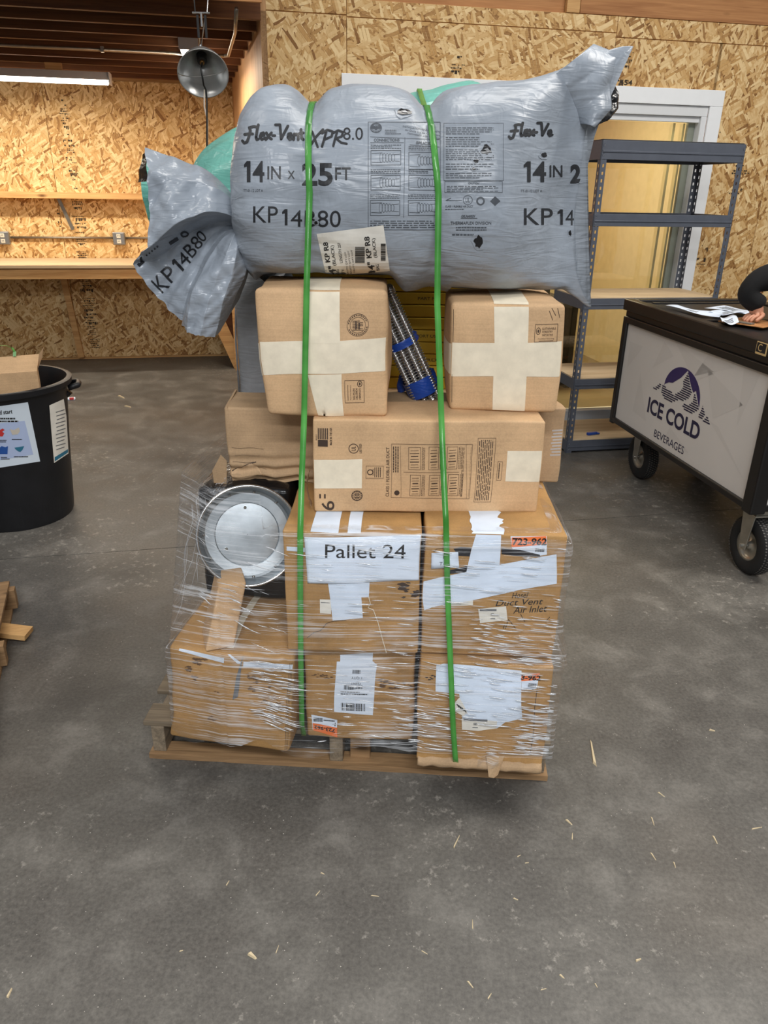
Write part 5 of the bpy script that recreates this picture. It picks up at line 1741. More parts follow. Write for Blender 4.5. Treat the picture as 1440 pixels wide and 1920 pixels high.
CC.patch('left', .0, .095, .14, .175, 'paper_tape', 'paper_tape', off=.0012)
p = P2()
a, b = CC.px(1001, 640), CC.px(1046, 607); p.frame(a[0], a[1], b[0], b[1], .001)
u, v = CC.px(1009, 619); p.ring(u, v, .0055, .0014, ry=.009); p.disc(u, v, .002, .004)
for k, (w_, y) in enumerate((('SUSTAINABLE', 615), ('FORESTRY', 621), ('INITIATIVE', 627))):
    uu, vv = CC.px((1029, 1026, 1026)[k], y); p.text(w_, uu, vv, .0052, (.034, .026, .026)[k])
uu, vv = CC.px(1023, 634); p.text('Certified Sourcing', uu, vv, .0040, .040)
uu, vv = CC.px(1023, 638); p.rect(uu - .018, vv - .0005, uu + .018, vv + .0005)
for q in (((1035, 577), (1042, 592)), ((1030, 582), (1036, 600)), ((1046, 578), (1049, 596))): p.line(CC.px(*q[0]), CC.px(*q[1]), .0012)
CC.lay(p, 'printed_marks', 'ink_box', step=.015)
p = P2(); p.rect(-.1385, .02, -.1370, .095).rect(-.1385, .18, -.1370, .262)
CC.lay(p, 'flap_slot', 'hole_dark', off=.0006, step=.04)

# ---- yellow flat cartons behind, coil of flexible conduit, silver wrapped duct
for k in range(10):
    z0 = 1.003 + k * .0385
    o = MB().box(-.34, .33, -.13, .13, 0, .036).build('flat_yellow_carton', 'yellow_carton', None, (.01 + .006 * math.sin(k * 2.3), 2.545, z0), R(1.5 * math.sin(k)), bevel=.003)
    tag(o, ('lowest', 'second lowest', 'third lowest', 'fourth lowest', 'fifth lowest', 'sixth lowest', 'fourth highest', 'third highest', 'second highest', 'topmost')[k] + ' flat yellow carton in the stack behind the conduit coil', 'box', 'flat yellow cartons')
    if k in (2, 4, 7, 8):
        P2().text(('PORT USE', 'FLAMMABLE', 'HARD', 'PART NO')[k % 4], .12, .018, .009, .07).lay(lambda u, v: Vector((u, -.1312, v)), 'print', 'ink', o)
BBtop = 1.0
coil = empty('conduit_coil', (.075, 2.02, 1.05), 0, 'coil of ribbed steel flexible conduit between the square cartons', 'conduit coil')
cA, cB = at(733, 556, 2.115), at(817, 738, 2.115)
axd = (cB - cA).normalized()
perp = Vector((-axd.z, 0, axd.x)).normalized()
if perp.x > 0: perp = -perp
org = Vector((.075, 2.02, 1.05))
for k in range(4):
    sft = perp * (.021 * k - .004) + Vector((0, .003 * (k % 2), 0))
    pts = []
    Lh, rr = (cB - cA).length, .036
    n = 150
    a0 = cA + sft - org
    b0 = cB + sft - org
    total = 2 * Lh + 2 * PI * rr
    for i in range(n * 4):
        s_ = total * i / (n * 4)
        if s_ < Lh: q = a0 + axd * s_
        elif s_ < Lh + PI * rr:
            t_ = (s_ - Lh) / rr
            q = b0 + Vector((0, rr, 0)) + Vector((0, -rr * math.cos(t_), 0)) + axd * rr * math.sin(t_) * .5
        elif s_ < 2 * Lh + PI * rr:
            q = b0 + Vector((0, 2 * rr, 0)) - axd * (s_ - Lh - PI * rr)
        else:
            t_ = (s_ - 2 * Lh - PI * rr) / rr
            q = a0 + Vector((0, rr, 0)) + Vector((0, rr * math.cos(t_), 0)) - axd * rr * math.sin(t_) * .5
        pts.append(q)
    rad = [.0090 + .0028 * math.sin(i * 2 * PI / 6.0 + .4) for i in range(len(pts))]
    MB().tube(pts, rad, 10, closed=True).build('conduit_turn', 'steel_bright', coil, smooth=True)
def tape_roll(t0, t1, r, seed):
    c0 = cA.lerp(cB, t0) + perp * .027 - org
    c1 = cA.lerp(cB, t1) + perp * .027 - org
    m = MB()
    d = (c1 - c0)
    def f(u, v):
        a = 2 * PI * u
        w = perp * math.cos(a) * (.048 + r) + Vector((0, math.sin(a) * (.054 + r), 0)) + Vector((0, .035, 0))
        return c0 + d * v + w * (1 + .06 * noise.noise(Vector((u * 9, v * 6, seed))))
    m.grid(f, 28, 8, closed_u=True)
    return m
tape_roll(.80, .97, .002, 1).build('blue_tape', 'blue_film', coil, smooth=True)
tape_roll(.40, .47, .0, 2).build('blue_tape', 'blue_film', coil, smooth=True)
m = MB().grid(lambda u, v: (at(757, 702, 2.20) - org) + Vector((math.cos(2 * PI * u) * .028 * math.sin(PI * (.15 + .75 * v)), math.sin(2 * PI * u) * .012, -.05 + .085 * v + .01 * math.cos(2 * PI * u))) + Vector((.02 * v, 0, 0)) + Vector((1, 0, 0)) * .006 * noise.noise(Vector((u * 8, v * 5, 4))), 20, 10, closed_u=True)
m.build('tape_end', 'blue_film', coil, smooth=True)

sd = empty('wrapped_duct', (-.375, 2.33, 1.003), 0, 'silver plastic wrapped bundle behind the upper left carton', 'duct')
def sfn(u, v):
    a = 2 * PI * u
    r = (.085 + .004 * math.cos(3 * a)) * (1 - .25 * max(0, (v - .8) / .2) ** 2)
    e = 2.6
    cx, cy = math.cos(a), math.sin(a)
    k = (abs(cx) ** e + abs(cy) ** e) ** (-1 / e)
    x, y = cx * k * r * 1.02, cy * k * r * .9
    nz = noise.noise(Vector((cx * 2, cy * 2, v * 3))) * .006 + noise.noise(Vector((cx * 6, cy * 6, v * 9))) * .003
    tp = max(0, (v - .86) / .14)
    return Vector((x * (1 + nz * 6) + tp * .02, y * (1 + nz * 6), v * .34 + tp * .03 * math.sin(a * 2)))
MB().grid(sfn, 48, 30, closed_u=True).build('bundle', 'silver_film', sd, smooth=True)
MB().grid(lambda u, v: Vector((.0 + .10 * (u - .5) + .03 * v, -.02 + .04 * math.sin(u * 4) * (1 - v), .335 + .045 * v + .012 * noise.noise(Vector((u * 7, v * 5, 3))))), 16, 8).build('wrapping_end', 'silver_film', sd, smooth=True)
for dx in (-.083, -.075):
    MB().tube([(dx, -.045, .0), (dx - .001, -.046, .17), (dx + .006, -.040, .30)], .003, 6).build('seam_fold', 'silver_film', sd, smooth=True)

# ================================================================== bags
def smooth(a, b, x):
    t_ = max(0.0, min(1.0, (x - a) / (b - a)))
    return t_ * t_ * (3 - 2 * t_)
BY, BZ = 2.085, 1.592
def strap_x(k, sa):
    """where the straps bite, along the bag"""
    return (-.183 - .007 * max(0, sa)) if k == 0 else (.112 - .028 * max(0, sa))
def folds(q, seed, amp, wave):
    """sharp flat-sided crumples, as in stiff film"""
    rg = random.Random(seed)
    w = 0
    for k in range(5):
        n_ = Vector((rg.uniform(-1, 1), rg.uniform(-.4, .4), rg.uniform(-1, 1))).normalized()
        f = q.dot(n_) / (wave * rg.uniform(.7, 1.7)) + rg.random() * 5 + .35 * noise.noise(q * 6 + Vector((k, 0, seed)))
        w += (abs((f % 1.0) * 2 - 1) - .5) * amp * rg.uniform(.4, 1)
    return w
def grey_bag(s, a):
    """s 0..1 along the bag from the tied end to the sealed end, a around it (0 = towards the camera, pi/2 = up)"""
    ca, sa = math.cos(a), math.sin(a)
    x0 = -.392
    xe = .476 + .066 * abs(sa) ** 3 + (.035 if sa > 0 else .012) * abs(sa) ** 4
    t_ = s
    x = x0 + (xe - x0) * t_
    # tied end: blunt dome drawn together to a neck
    q = min(1.0, t_ / .16)
    dome = (1 - (1 - q) ** 2.6) ** (1 / 2.6)
    r = .028 + (.243 - .028) * dome
    hz = r
    ky = r
    zc = BZ + (1.500 - BZ) * (1 - dome) ** 1.5
    # belly between the straps
    for k_ in (0, 1):
        d = x - strap_x(k_, sa)
        up = 1.0 if sa > 0 else .35
        pin = .030 * math.exp(-(d / .030) ** 2) + .014 * math.exp(-(d / .075) ** 2)
        hz -= pin * up
        ky -= (.013 * math.exp(-(d / .028) ** 2) + .006 * math.exp(-(d / .08) ** 2))
    # sealed end: flattens to a seam that is as high as half the girth
    e = smooth(.72, 1.0, t_)
    ky = ky * (1 - e * .90) 
    hz = hz + e * (.062 if sa > 0 else .040)
    zc += e * .010 + (.018 * smooth(.5, .85, t_) if sa > 0 else 0)
    # sits down on the cartons
    y = BY - ca * ky
    z = zc + sa * hz
    zf = 1.396 if x < .0 else (1.396 + (1.352 - 1.396) * smooth(0, .05, x) if x < .16 else 1.364)
    if x > .47: zf = 1.364 - (x - .47) * .6
    if x < -.33: zf = 1.396 - (-.33 - x) * .8
    if z < zf + .03: z = zf + .03 - (zf + .03 - z) * (.03 / max(.03, zf + .03 - (zc - hz)))
    # wrinkles: pleats drawn to the neck, creases beside the straps, fine crumple
    w = .006 * noise.noise(Vector((x * 5, ca * 3, sa * 3 + 4)))
    w += .0055 * (1 - q) * math.sin(a * 17 + 2 * noise.noise(Vector((a * 2, s * 4, 0))))
    near = max(math.exp(-((x - strap_x(k_, sa)) / .08) ** 2) for k_ in (0, 1))
    w += near * .0035 * (abs(noise.noise(Vector((x * 12 + z * 8, z * 40, y * 20)))) * 2 - .6)
    w += .0022 * (1 - 2 * abs(noise.noise(Vector((x * 9 + z * 6, z * 30, y * 18))))) + folds(Vector((x, y * .6, z)), 3, .0011, .12)
    w += e * .008 * noise.noise(Vector((x * 9, z * 16, y * 9 + 3)))
    w += smooth(.78, 1, t_) * folds(Vector((x, y, z)), 9, .004, .07)
    return Vector((x, y - ca * w, z + sa * w))
NS, NA = 150, 160
gm = MB()
gm.grid(lambda u, v: grey_bag(v, 2 * PI * u), NA, NS, closed_u=True)
gm.f.append(tuple(range(NA))[::-1])
gm.f.append(tuple((NS - 1) * NA + k for k in range(NA)))
bag = empty('duct_bag', (0, BY, 1.35), 0, 'long grey plastic bag of insulated duct strapped on top of the load', 'bag')
BO = Vector((0, BY, 1.35))
gmv = [Vector(v) for v in gm.v]
bag_tree = BVHTree.FromPolygons(gmv, gm.f)
gm.v = [tuple(v - BO) for v in gmv]
gm.build('bag_body', 'grey_bag_film', bag, smooth=True)

def bag_print(p, name, mat, off=.0010, step=9, parent=None, label=None):
    return p.lay(cam_lay(bag_tree, off, BO), name, mat, parent or bag, step=step, label=label)
def T(p, s, x, y, h, w, **k):
    return p.text(s, x, -y, h, w, **k)
# brush lettering drawn stroke by stroke, the rest set in plain type
def brush(p, pts, w):
    pts = [(x, -y) for x, y in pts]
    for k in range(len(pts)):
        if 0 < k: p.line(pts[k - 1], pts[k], w)
        p.disc(pts[k][0], pts[k][1], w / 2, n=8)
def one(p, x, y, h, w):
    t_ = h * .17
    y0, y1 = -(y + h / 2), -(y - h / 2)
    p.rect(x + w / 2 - t_, y0, x + w / 2, y1).quad((x + w / 2 - t_, y1), (x + w / 2 - t_, y1 - t_ * 1.5), (x - w / 2, y1 - h * .30), (x - w / 2, y1 - h * .17))
def flexvent(p, ox, oy, sc, w, chars='Flex-Vent'):
    S = {
     'F': [[(0, 20), (3, 24), (8, 22), (11, 14), (14, 2), (12, -3), (20, -5), (26, -4)], [(4, 9), (10, 8), (18, 8)]],
     'l': [[(24, 14), (26, 0), (28, -8)], [(24, 14), (25, 18), (28, 17)]],
     'e': [[(31, 12), (38, 10), (37, 6), (33, 7), (31, 13), (34, 18), (40, 15)]],
     'x': [[(42, 6), (46, 14), (51, 17)], [(51, 6), (46, 12), (41, 18)]],
     '-': [[(53, 11), (57, 11)]],
     'V': [[(58, -8), (66, -8), (68, 17)], [(68, 17), (80, -6)]],
     'n1': [[(80, 14), (86, 11), (85, 7), (81, 8), (80, 14), (83, 18), (88, 16)]],
     'n': [[(90, 18), (91, 8)], [(91, 11), (95, 8), (98, 11), (98, 18)]],
     't': [[(103, 0), (104, 15), (107, 18)], [(100, 7), (107, 6)]],
    }
    for k, st in S.items():
        if chars != 'Flex-Vent' and k in chars: continue
        for s_ in st: brush(p, [(ox + x * sc, oy + y * sc) for x, y in s_], w)
p = P2()
flexvent(p, 455, 243, 1.06, 5.2)
# XPR in the same hand
for s_ in ([(578, 240), (586, 248), (596, 276)], [(606, 243), (592, 258), (579, 279)], [(612, 247), (608, 262), (604, 275)], [(604, 250), (614, 244), (624, 247), (622, 256), (609, 262)],
           [(632, 248), (628, 262), (625, 274)], [(624, 250), (634, 245), (643, 248), (641, 256), (630, 260), (640, 268), (650, 270)]):
    brush(p, s_, 4.4)
T(p, '8.0', 662, 251, 23, 37)
one(p, 464, 322, 40, 12); T(p, '4', 485, 322, 40, 22, bold=.012)
T(p, 'IN', 514, 324, 24, 25, bold=.012)
T(p, 'X', 546, 328, 15, 13, bold=.015)
T(p, '25', 595, 327, 43, 58, bold=.03)
T(p, 'FT', 643, 326, 24, 29, bold=.012)
T(p, 'KP', 498, 402, 30, 46); one(p, 534, 407, 30, 10); T(p, '4B80', 592, 410, 31, 94, rot=-.01)
flexvent(p, 954, 238, .92, 5.0, chars=('n', 't'))
one(p, 988, 322, 39, 13); T(p, '4', 1011, 322, 39, 25, bold=.02)
T(p, 'IN', 1042, 321, 22, 24, bold=.01)
T(p, '2', 1079, 326, 36, 20, bold=.05)
T(p, 'KP', 1009, 406, 31, 54); one(p, 1050, 407, 29, 10); T(p, '4', 1068, 408, 29, 16)
bag_print(p, 'lettering', 'ink_bag', step=7)
# instruction table and small print
p = P2()
rb2 = random.Random(8)
def frame_px(p, x0, y0, x1, y1, t): p.frame(x0, -y1, x1, -y0, t)
frame_px(p, 690, 229, 826, 431, .9)
p.line((694, -257), (824, -262), .8); p.line((694, -268), (757, -268), .8); p.line((768, -272), (824, -276), .8); p.line((759, -258), (757, -408), .8)
T(p, 'CONNECTIONS', 725, 263, 5.5, 48, bold=.03); T(p, 'SPLICES', 795, 269, 5.5, 30, bold=.03, rot=-.08)
T(p, 'INSTALLATION REQUIREMENTS', 790, 243, 4, 70, rot=-.16); T(p, 'Air Ducts and Air Connectors', 792, 249, 3.6, 66, rot=-.16); T(p, 'Nonmetallic with Plain Ends', 795, 255, 3.6, 62, rot=-.16)
p.disc(705, -240, 11, 9.5)
for (x0, y0, x1, y1) in ((695, 282, 752, 310), (695, 328, 751, 357), (694, 375, 750, 404), (766, 285, 818, 318), (766, 328, 818, 357), (765, 375, 820, 404)):
    frame_px(p, x0, y0, x1, y1, 1.0)
    p.greek(x0, -(y0 - 3), x1, -(y0 - 12), 3, rb2, .4)
    cy = (y0 + y1) / 2
    p.line((x0 + 2, -(y0 + 6)), (x0 + 22, -(y0 + 5)), .8); p.line((x0 + 2, -(y1 - 6)), (x0 + 22, -(y1 - 5)), .8)
    for k in range(5):
        xx = x0 + 20 + k * 5.5
        p.ring(xx, -cy, 3.4, .8, 14, ry=9.5 - k * .5)
    p.line((x0 + 44, -(y0 + 8)), (x1 - 2, -(y0 + 7)), .8); p.line((x0 + 44, -(y1 - 8)), (x1 - 2, -(y1 - 7)), .8)
p.greek(694, -427, 815, -411, 4, rb2, .4)
p.greek(722, -252, 752, -242, 3, rb2, .4)
frame_px(p, 832, 231, 944, 339, .7)
for (y0, y1) in ((237, 252), (255, 275), (278, 300), (304, 318), (322, 334)): p.greek(836, -y1, 926, -y0, max(2, int((y1 - y0) / 3.6)), rb2, .34)
frame_px(p, 834, 340, 942, 361, .7)
T(p, 'CAUTION', 888, 344, 3.6, 20, bold=.02); p.greek(838, -359, 934, -347, 4, rb2, .4)
p.ring(877, -375, 9, .9); T(p, 'UL', 877, 375, 9, 8); p.line((836, -376), (866, -376), 1.0); p.line((836, -376), (846, -371), 1.0); p.ring(901, -377, 8, 3); p.quad((919, -377), (928, -368), (938, -377), (928, -386))
T(p, 'CLASS 1 FLEXIBLE AIR DUCT', 861, 387, 3.6, 52, bold=.03); p.greek(835, -393, 884, -390, 1, rb2, .5)
T(p, 'GILNARDI', 878, 405, 5, 26, shear=.3, bold=.03); p.line((864, -409), (895, -409), .8)
T(p, 'THERMAFLEX DIVISION', 883, 418, 5.6, 76, bold=.01); p.greek(855, -432, 912, -423, 2, rb2, .45); p.greek(848, -441, 915, -436, 1, rb2, .5)
T(p, 'TT-01-12 LOT A', 475, 357, 5, 36); T(p, 'TT-01-12 LOT A', 996, 358, 5, 40)
bag_print(p, 'small_print', 'ink_bag_fine', step=9)
p = P2()
for k in range(9):
    a = R(200 + k * 17.5)
    p.line((705 + 3 * math.cos(a), -243 + 2 * math.sin(a)), (705 + 10 * math.cos(a), -241 + 8 * math.sin(a)), .8)
T(p, 'ADC', 705, 236, 3.4, 9, bold=.02)
bag_print(p, 'seal_relief', 'grey_bag_film', off=.0018, step=9)
# shipping label
lbs = bag_print(P2().quad((594, -438), (719, -422), (731, -507), (612, -517)), 'shipping_label', 'paper_dirty', off=.0014, step=6, label='white shipping label')
p = P2()
r9 = PI / 2 + .12
def LT(s, x, y, h, w, **k): p.text(s, x, -y, h, w, rot=r9, **k)
LT('KP R8', 613, 472, 9, 38, bold=.02); LT('(BLACK)', 626, 478, 8, 38); LT('LENGTH 25F', 638, 473, 5.5, 38); LT('14"', 623, 508, 13, 22, bold=.02); LT('BAG', 633, 510, 6, 12)
LT('KP R8', 690, 463, 10, 40, bold=.02); LT('(BLACK)', 703, 464, 8, 36); LT('14"', 696, 500, 13, 20, bold=.02); LT('BAG', 708, 500, 6, 12); LT('ITY:', 643, 508, 5, 10)
for k, x in enumerate((650, 656, 662)): LT('DUTY QTY LOT', x, 492 - k * 2, 3.4, 42)
p.barcode(666, -492, 684, -461, rb2, True); p.barcode(714, -488, 723, -456, rb2, True)
bag_print(p, 'lettering', 'ink', off=.0022, step=8, parent=lbs)
# tears showing the black inner jacket
rt = random.Random(5)
def tear_patch(cx, cy, rx, ry, n=13):
    a0 = rt.uniform(0, 6)
    out = [(cx + rx * 1.55 * rt.uniform(.7, 1.2) * math.cos(a0 + 2 * PI * k / n), -(cy + ry * 1.55 * rt.uniform(.7, 1.2) * math.sin(a0 + 2 * PI * k / n))) for k in range(n)]
    rimo = bag_print(P2().quad(*out), 'torn_rim', 'grey_bag_film', off=.0012, step=5)
    hole = [(cx + rx * rt.uniform(.65, 1.2) * math.cos(a0 + 2 * PI * k / n), -(cy + ry * rt.uniform(.6, 1.2) * math.sin(a0 + 2 * PI * k / n))) for k in range(n)]
    bag_print(P2().quad(*hole), 'hole', 'black_film', off=.0026, step=5, parent=rimo)
    if rx > 8:
        bag_print(P2().quad((cx - rx * .5, -(cy - 1)), (cx + rx * .2, -(cy - 3)), (cx + rx * .6, -(cy + 2)), (cx, -(cy + 1.5))), 'foil_shred', 'silver_film', off=.0036, parent=rimo)
for q in ((757, 212, 13, 7), (912, 282, 11, 9), (897, 452, 8, 12), (1019, 291, 6, 5), (893, 302, 5, 4), (1068, 437, 3, 5), (593, 417, 4, 3.5), (888, 317, 4, 3)):
    tear_patch(*q)

# loose corner of the sealed end, with black jacket showing behind
def on_bag(x, y):
    d = ray(x, y).normalized()
    loc, n, i_, dist = bag_tree.ray_cast(CAM, d)
    return loc if loc is not None else at(x, y, 2.03)
cor_a = [on_bag(1040, 140), on_bag(1058, 160), on_bag(1072, 185), on_bag(1082, 210), on_bag(1088, 232)]
cor_b = [at(1112, 83, 2.08), at(1166, 103, 2.10), at(1144, 158, 2.08), at(1146, 205, 2.06), at(1114, 240, 2.02)]
def corner(u, v):
    def pk(L_):
        f = v * 4
        i = min(3, int(f))
        return L_[i].lerp(L_[i + 1], f - i)
    q, b = pk(cor_b), pk(cor_a)
    r_ = b.lerp(q, u)
    fold = .016 * abs(math.sin(v * 9 + u * 1.6)) * u * (1.25 - u) + .6 * u * folds(r_, 21, .006, .05)
    return r_ + Vector((0, -.028 * math.sin(PI * min(1, u * 1.0)) - fold + .004 * (1 - u), 0)) - BO
cn = MB().grid(corner, 26, 60).build('loose_corner', 'grey_bag_film', bag, smooth=True)
thicken(cn, .0012)
def jacket(u, v):
    a = [at(1146, 148, 2.14), at(1160, 175, 2.14), at(1158, 205, 2.12), at(1140, 226, 2.08), at(1115, 236, 2.05)]
    b = [at(1140, 150, 2.12), at(1140, 180, 2.12), at(1130, 200, 2.10), at(1112, 215, 2.06), at(1105, 225, 2.04)]
    f = v * 4
    i = min(3, int(f))
    q0, q1 = b[i].lerp(b[i + 1], f - i), a[i].lerp(a[i + 1], f - i)
    return q0.lerp(q1, u) + Vector((0, .012 * noise.noise(Vector((u * 4, v * 14, 2))) - .008 * math.sin(PI * u), 0)) - BO
jo = MB().grid(jacket, 8, 30).build('inner_jacket', 'black_film', bag, smooth=True)
thicken(jo, .002)
MB().tube([at(1160, 96, 2.1) - BO, at(1166, 102, 2.105) - BO, at(1168, 108, 2.11) - BO], .004, 6).build('jacket_shred', 'black_film', bag)

# gathered open tail at the tied end: folds fan out from the neck
NK = at(459, 432, 2.07)
ridges = [
    [(440, 372, 2.08), (392, 322, 2.07), (335, 298, 2.07), (273, 277, 2.08)],
    [(432, 372, 2.03), (385, 345, 1.99), (330, 335, 1.97), (277, 320, 1.98)],
    [(425, 385, 1.99), (372, 378, 1.95), (318, 385, 1.94), (276, 385, 1.95)],
    [(428, 402, 1.97), (378, 400, 1.93), (325, 425, 1.92), (279, 468, 1.93)],
    [(425, 408, 2.01), (372, 415, 2.01), (315, 448, 2.00), (262, 472, 2.01)],
    [(420, 415, 2.05), (360, 435, 2.06), (300, 480, 2.06), (250, 496, 2.06)],
    [(420, 425, 2.05), (372, 470, 2.06), (325, 535, 2.06), (292, 556, 2.06)],
    [(428, 432, 2.03), (388, 475, 2.04), (352, 555, 2.03), (340, 602, 2.03)],
    [(432, 436, 1.99), (398, 470, 1.97), (362, 548, 1.94), (350, 622, 1.95)],
    [(440, 440, 1.96), (420, 490, 1.93), (390, 560, 1.91), (375, 630, 1.93)],
    [(448, 445, 1.97), (440, 495, 1.93), (422, 555, 1.93), (404, 632, 1.96)],
    [(460, 450, 2.00), (463, 500, 1.98), (448, 545, 1.99), (412, 624, 2.01)],
    [(464, 450, 2.06), (468, 490, 2.06), (455, 545, 2.08), (425, 600, 2.09)],
    [(462, 430, 2.12), (440, 470, 2.17), (395, 520, 2.19), (350, 570, 2.18)],
    [(455, 400, 2.13), (410, 400, 2.18), (350, 400, 2.20), (290, 400, 2.19)],
    [(450, 380, 2.12), (400, 345, 2.15), (340, 320, 2.17), (280, 310, 2.16)],
]
RD = [[NK] + [at(*q) for q in rg_] for rg_ in ridges]
def cr(p0, p1, p2, p3, t_):
    return 0.5 * ((2 * p1) + (p2 - p0) * t_ + (2 * p0 - 5 * p1 + 4 * p2 - p3) * t_ * t_ + (3 * p1 - p0 - 3 * p2 + p3) * t_ ** 3)
def tail(u, v):
    n = len(RD)
    f = u * n
    i = int(f) % n
    t_ = f - int(f)
    t_ = t_ * .55 + .45 * (t_ * t_ * (3 - 2 * t_))
    def along(rg_):
        g_ = v * 4
        k = min(3, int(g_))
        tt_ = g_ - k
        a = rg_[max(0, k - 1)]; b = rg_[k]; c = rg_[k + 1]; d = rg_[min(4, k + 2)]
        return cr(a, b, c, d, tt_)
    q = along(RD[i]).lerp(along(RD[(i + 1) % n]), t_)
    w = min(1, v * 1.6) * (folds(q, 31, .0062, .075) + folds(q, 32, .0026, .035))
    rag = .006 * noise.noise(Vector((u * 60, 0, 2))) * smooth(.9, 1, v)
    return q + Vector((rag, -w * 2.2, w * .4 + rag)) - BO
tm = MB().grid(tail, 224, 60, closed_u=True)
to = tm.build('tail', 'grey_tail_film', bag, smooth=True)
tail_tree = BVHTree.FromPolygons([Vector(v) + BO for v in tm.v], tm.f)
p = P2()
for ch, x, y, h in (('K', 301, 532, 33), ('P', 318, 514, 31), ('1', 333, 498, 29), ('4', 345, 486, 28), ('B', 357, 469, 27), ('8', 369, 455, 25), ('0', 378, 443, 21)):
    if ch == '1':
        q_ = P2(); one(q_, 0, 0, h, h * .32); q_.moved(x, -y, R(44)); p.add(q_.v, q_.f)
    else: T(p, ch, x, y, h, h * .62, rot=R(44))
p.quad((316, -454), (332, -444), (335, -449), (319, -459)); p.ring(346, -439, 8, 3.2, ry=6); p.quad((257, -496), (268, -488), (272, -492), (262, -501)); p.quad((262, -483), (266, -480), (268, -492), (264, -494))
for k in range(5): p.disc(275 + k * 5, -(478 - k * 4), 1.6, n=8)
p.lay(cam_lay(tail_tree, .0016, BO), 'tail_lettering', 'ink_bag', bag, step=4)
MB().grid(lambda u, v: (at(275, 283, 2.085).lerp(at(276, 340, 2.06), u)).lerp(at(267, 290, 2.12).lerp(at(258, 342, 2.12), u), v) + Vector((0, .006 * math.sin(u * 9), 0)) - BO, 16, 6).build('inside_lip', 'black_film', bag, smooth=True)
MB().tube([NK + Vector((.0, .03 * math.cos(t_), .03 * math.sin(t_))) - BO for t_ in [2 * PI * k / 20 for k in range(20)]], .006, 8, closed=True).build('tie', 'black_film', bag, smooth=True)

# green bag lying behind
GY, GZ = 2.575, 1.610
def green_bag(s, a):
    ca, sa = math.cos(a), math.sin(a)
    x = -.64 + .97 * s
    e0 = min(1, s / .30); e1 = min(1, (1 - s) / .14)
    d = min((1 - (1 - e0) ** 2.4) ** (1 / 2.4), (1 - (1 - e1) ** 2.6) ** (1 / 2.6))
    r = .02 + .218 * d
    w = .008 * noise.noise(Vector((x * 5, ca * 2.5, sa * 2.5))) + .004 * noise.noise(Vector((x * 16, ca * 8, sa * 8))) + (1 - e0) * .008 * math.sin(a * 15)
    r += w
    r *= 1 + .035 * math.sin(x * 3 + 1.8)
    z = GZ + sa * r + .165 * (x + .03) + .012 * smooth(.1, .25, x)
    if z < 1.43: z = 1.43 - (1.43 - z) * .12
    return Vector((x, GY - ca * r, z)) - Vector((0, GY, 1.39))
gb_ = empty('green_bag', (0, GY, 1.39), 0, 'mint green plastic bag of duct lying behind the grey bag', 'bag')
m = MB().grid(lambda u, v: green_bag(v, 2 * PI * u), 96, 90, closed_u=True)
m.f.append(tuple(range(96))[::-1]); m.f.append(tuple(89 * 96 + k for k in range(96)))
m.build('bag_body', 'green_bag_film', gb_, smooth=True)
MB().grid(lambda u, v: Vector((-.66 - .10 * v, (.02 + .07 * v) * math.cos(2 * PI * u), .20 + (.02 + .07 * v) * math.sin(2 * PI * u) * (1 + .2 * math.sin(u * 40)))), 40, 8, closed_u=True).build('tied_end', 'green_bag_film', gb_, smooth=True)

# ================================================================== straps
def strap(name, label, xs, pts, w=.0145):
    """pts: (px, py, Y) down the front, then over the top and down the back in world space"""
    o = empty(name, (xs, 1.70, .13), 0, label, 'strap', 'green straps round the load')
    org_ = Vector((xs, 1.70, .13))
    path = [Vector(p) - org_ for p in pts]
    fine = []
    for i in range(len(path) - 1):
        a = path[max(0, i - 1)]; b = path[i]; c = path[i + 1]; d = path[min(len(path) - 1, i + 2)]
        for k in range(6):
            fine.append(b.lerp(c, k / 6))
    fine.append(path[-1])
    m = MB()
    vs, fs = [], []
    for i, q in enumerate(fine):
        tw = .0012 * math.sin(i * .21)
        vs += [q + Vector((-w / 2, tw, 0)), q + Vector((w / 2, -tw, 0))]
        if i: fs.append((2 * i - 2, 2 * i - 1, 2 * i + 1, 2 * i))
    m.add(vs, fs)
    ro = m.build('ribbon', 'strap_green', o, smooth=True)
    thicken(ro, .0008)
    return o
def over_bag(k_):
    """contact line over the bag at this strap, from front equator over the top to the back"""
    out = []
    for k in range(0, 25):
        a = PI * k / 24
        lo, hi = 0.0, 1.0
        for _ in range(24):
            mid = (lo + hi) / 2
            if grey_bag(mid, a).x < strap_x(k_, math.sin(a)): lo = mid
            else: hi = mid
        q = grey_bag((lo + hi) / 2, a)
        out.append(q + Vector((0, -math.cos(a), math.sin(a))) * .005)
    return out
def over_green(x):
    out = []
    for k in range(10, 25):
        a = PI * k / 24
        lo, hi = 0.0, 1.0
        for _ in range(24):
            mid = (lo + hi) / 2
            if green_bag(mid, a).x < x: lo = mid
            else: hi = mid
        q = green_bag((lo + hi) / 2, a) + Vector((0, GY, 1.39))
        out.append(q + Vector((0, -math.cos(a), math.sin(a))) * .006)
    return out
def strap_line(k_, front_pts):
    top_ = over_bag(k_)[:14]
    xt = strap_x(k_, 1)
    back = [Vector((xt, 2.86, 1.35)), Vector((xt, 2.86, .9)), Vector((xt, 2.84, .06))]
    fr_ = [at(*q) for q in front_pts]
    return fr_[::-1] + top_ + over_green(xt) + back
strap('load_strap', 'left green strap running down over the pallet sign', -.19,
      strap_line(0, [(575, 538, 1.816), (573, 640, 1.808), (570, 790, 1.776), (566, 890, 1.735), (563, 1000, 1.672), (563, 1100, 1.668), (564, 1240, 1.672), (566, 1358, 1.690), (570, 1380, 1.74)]))
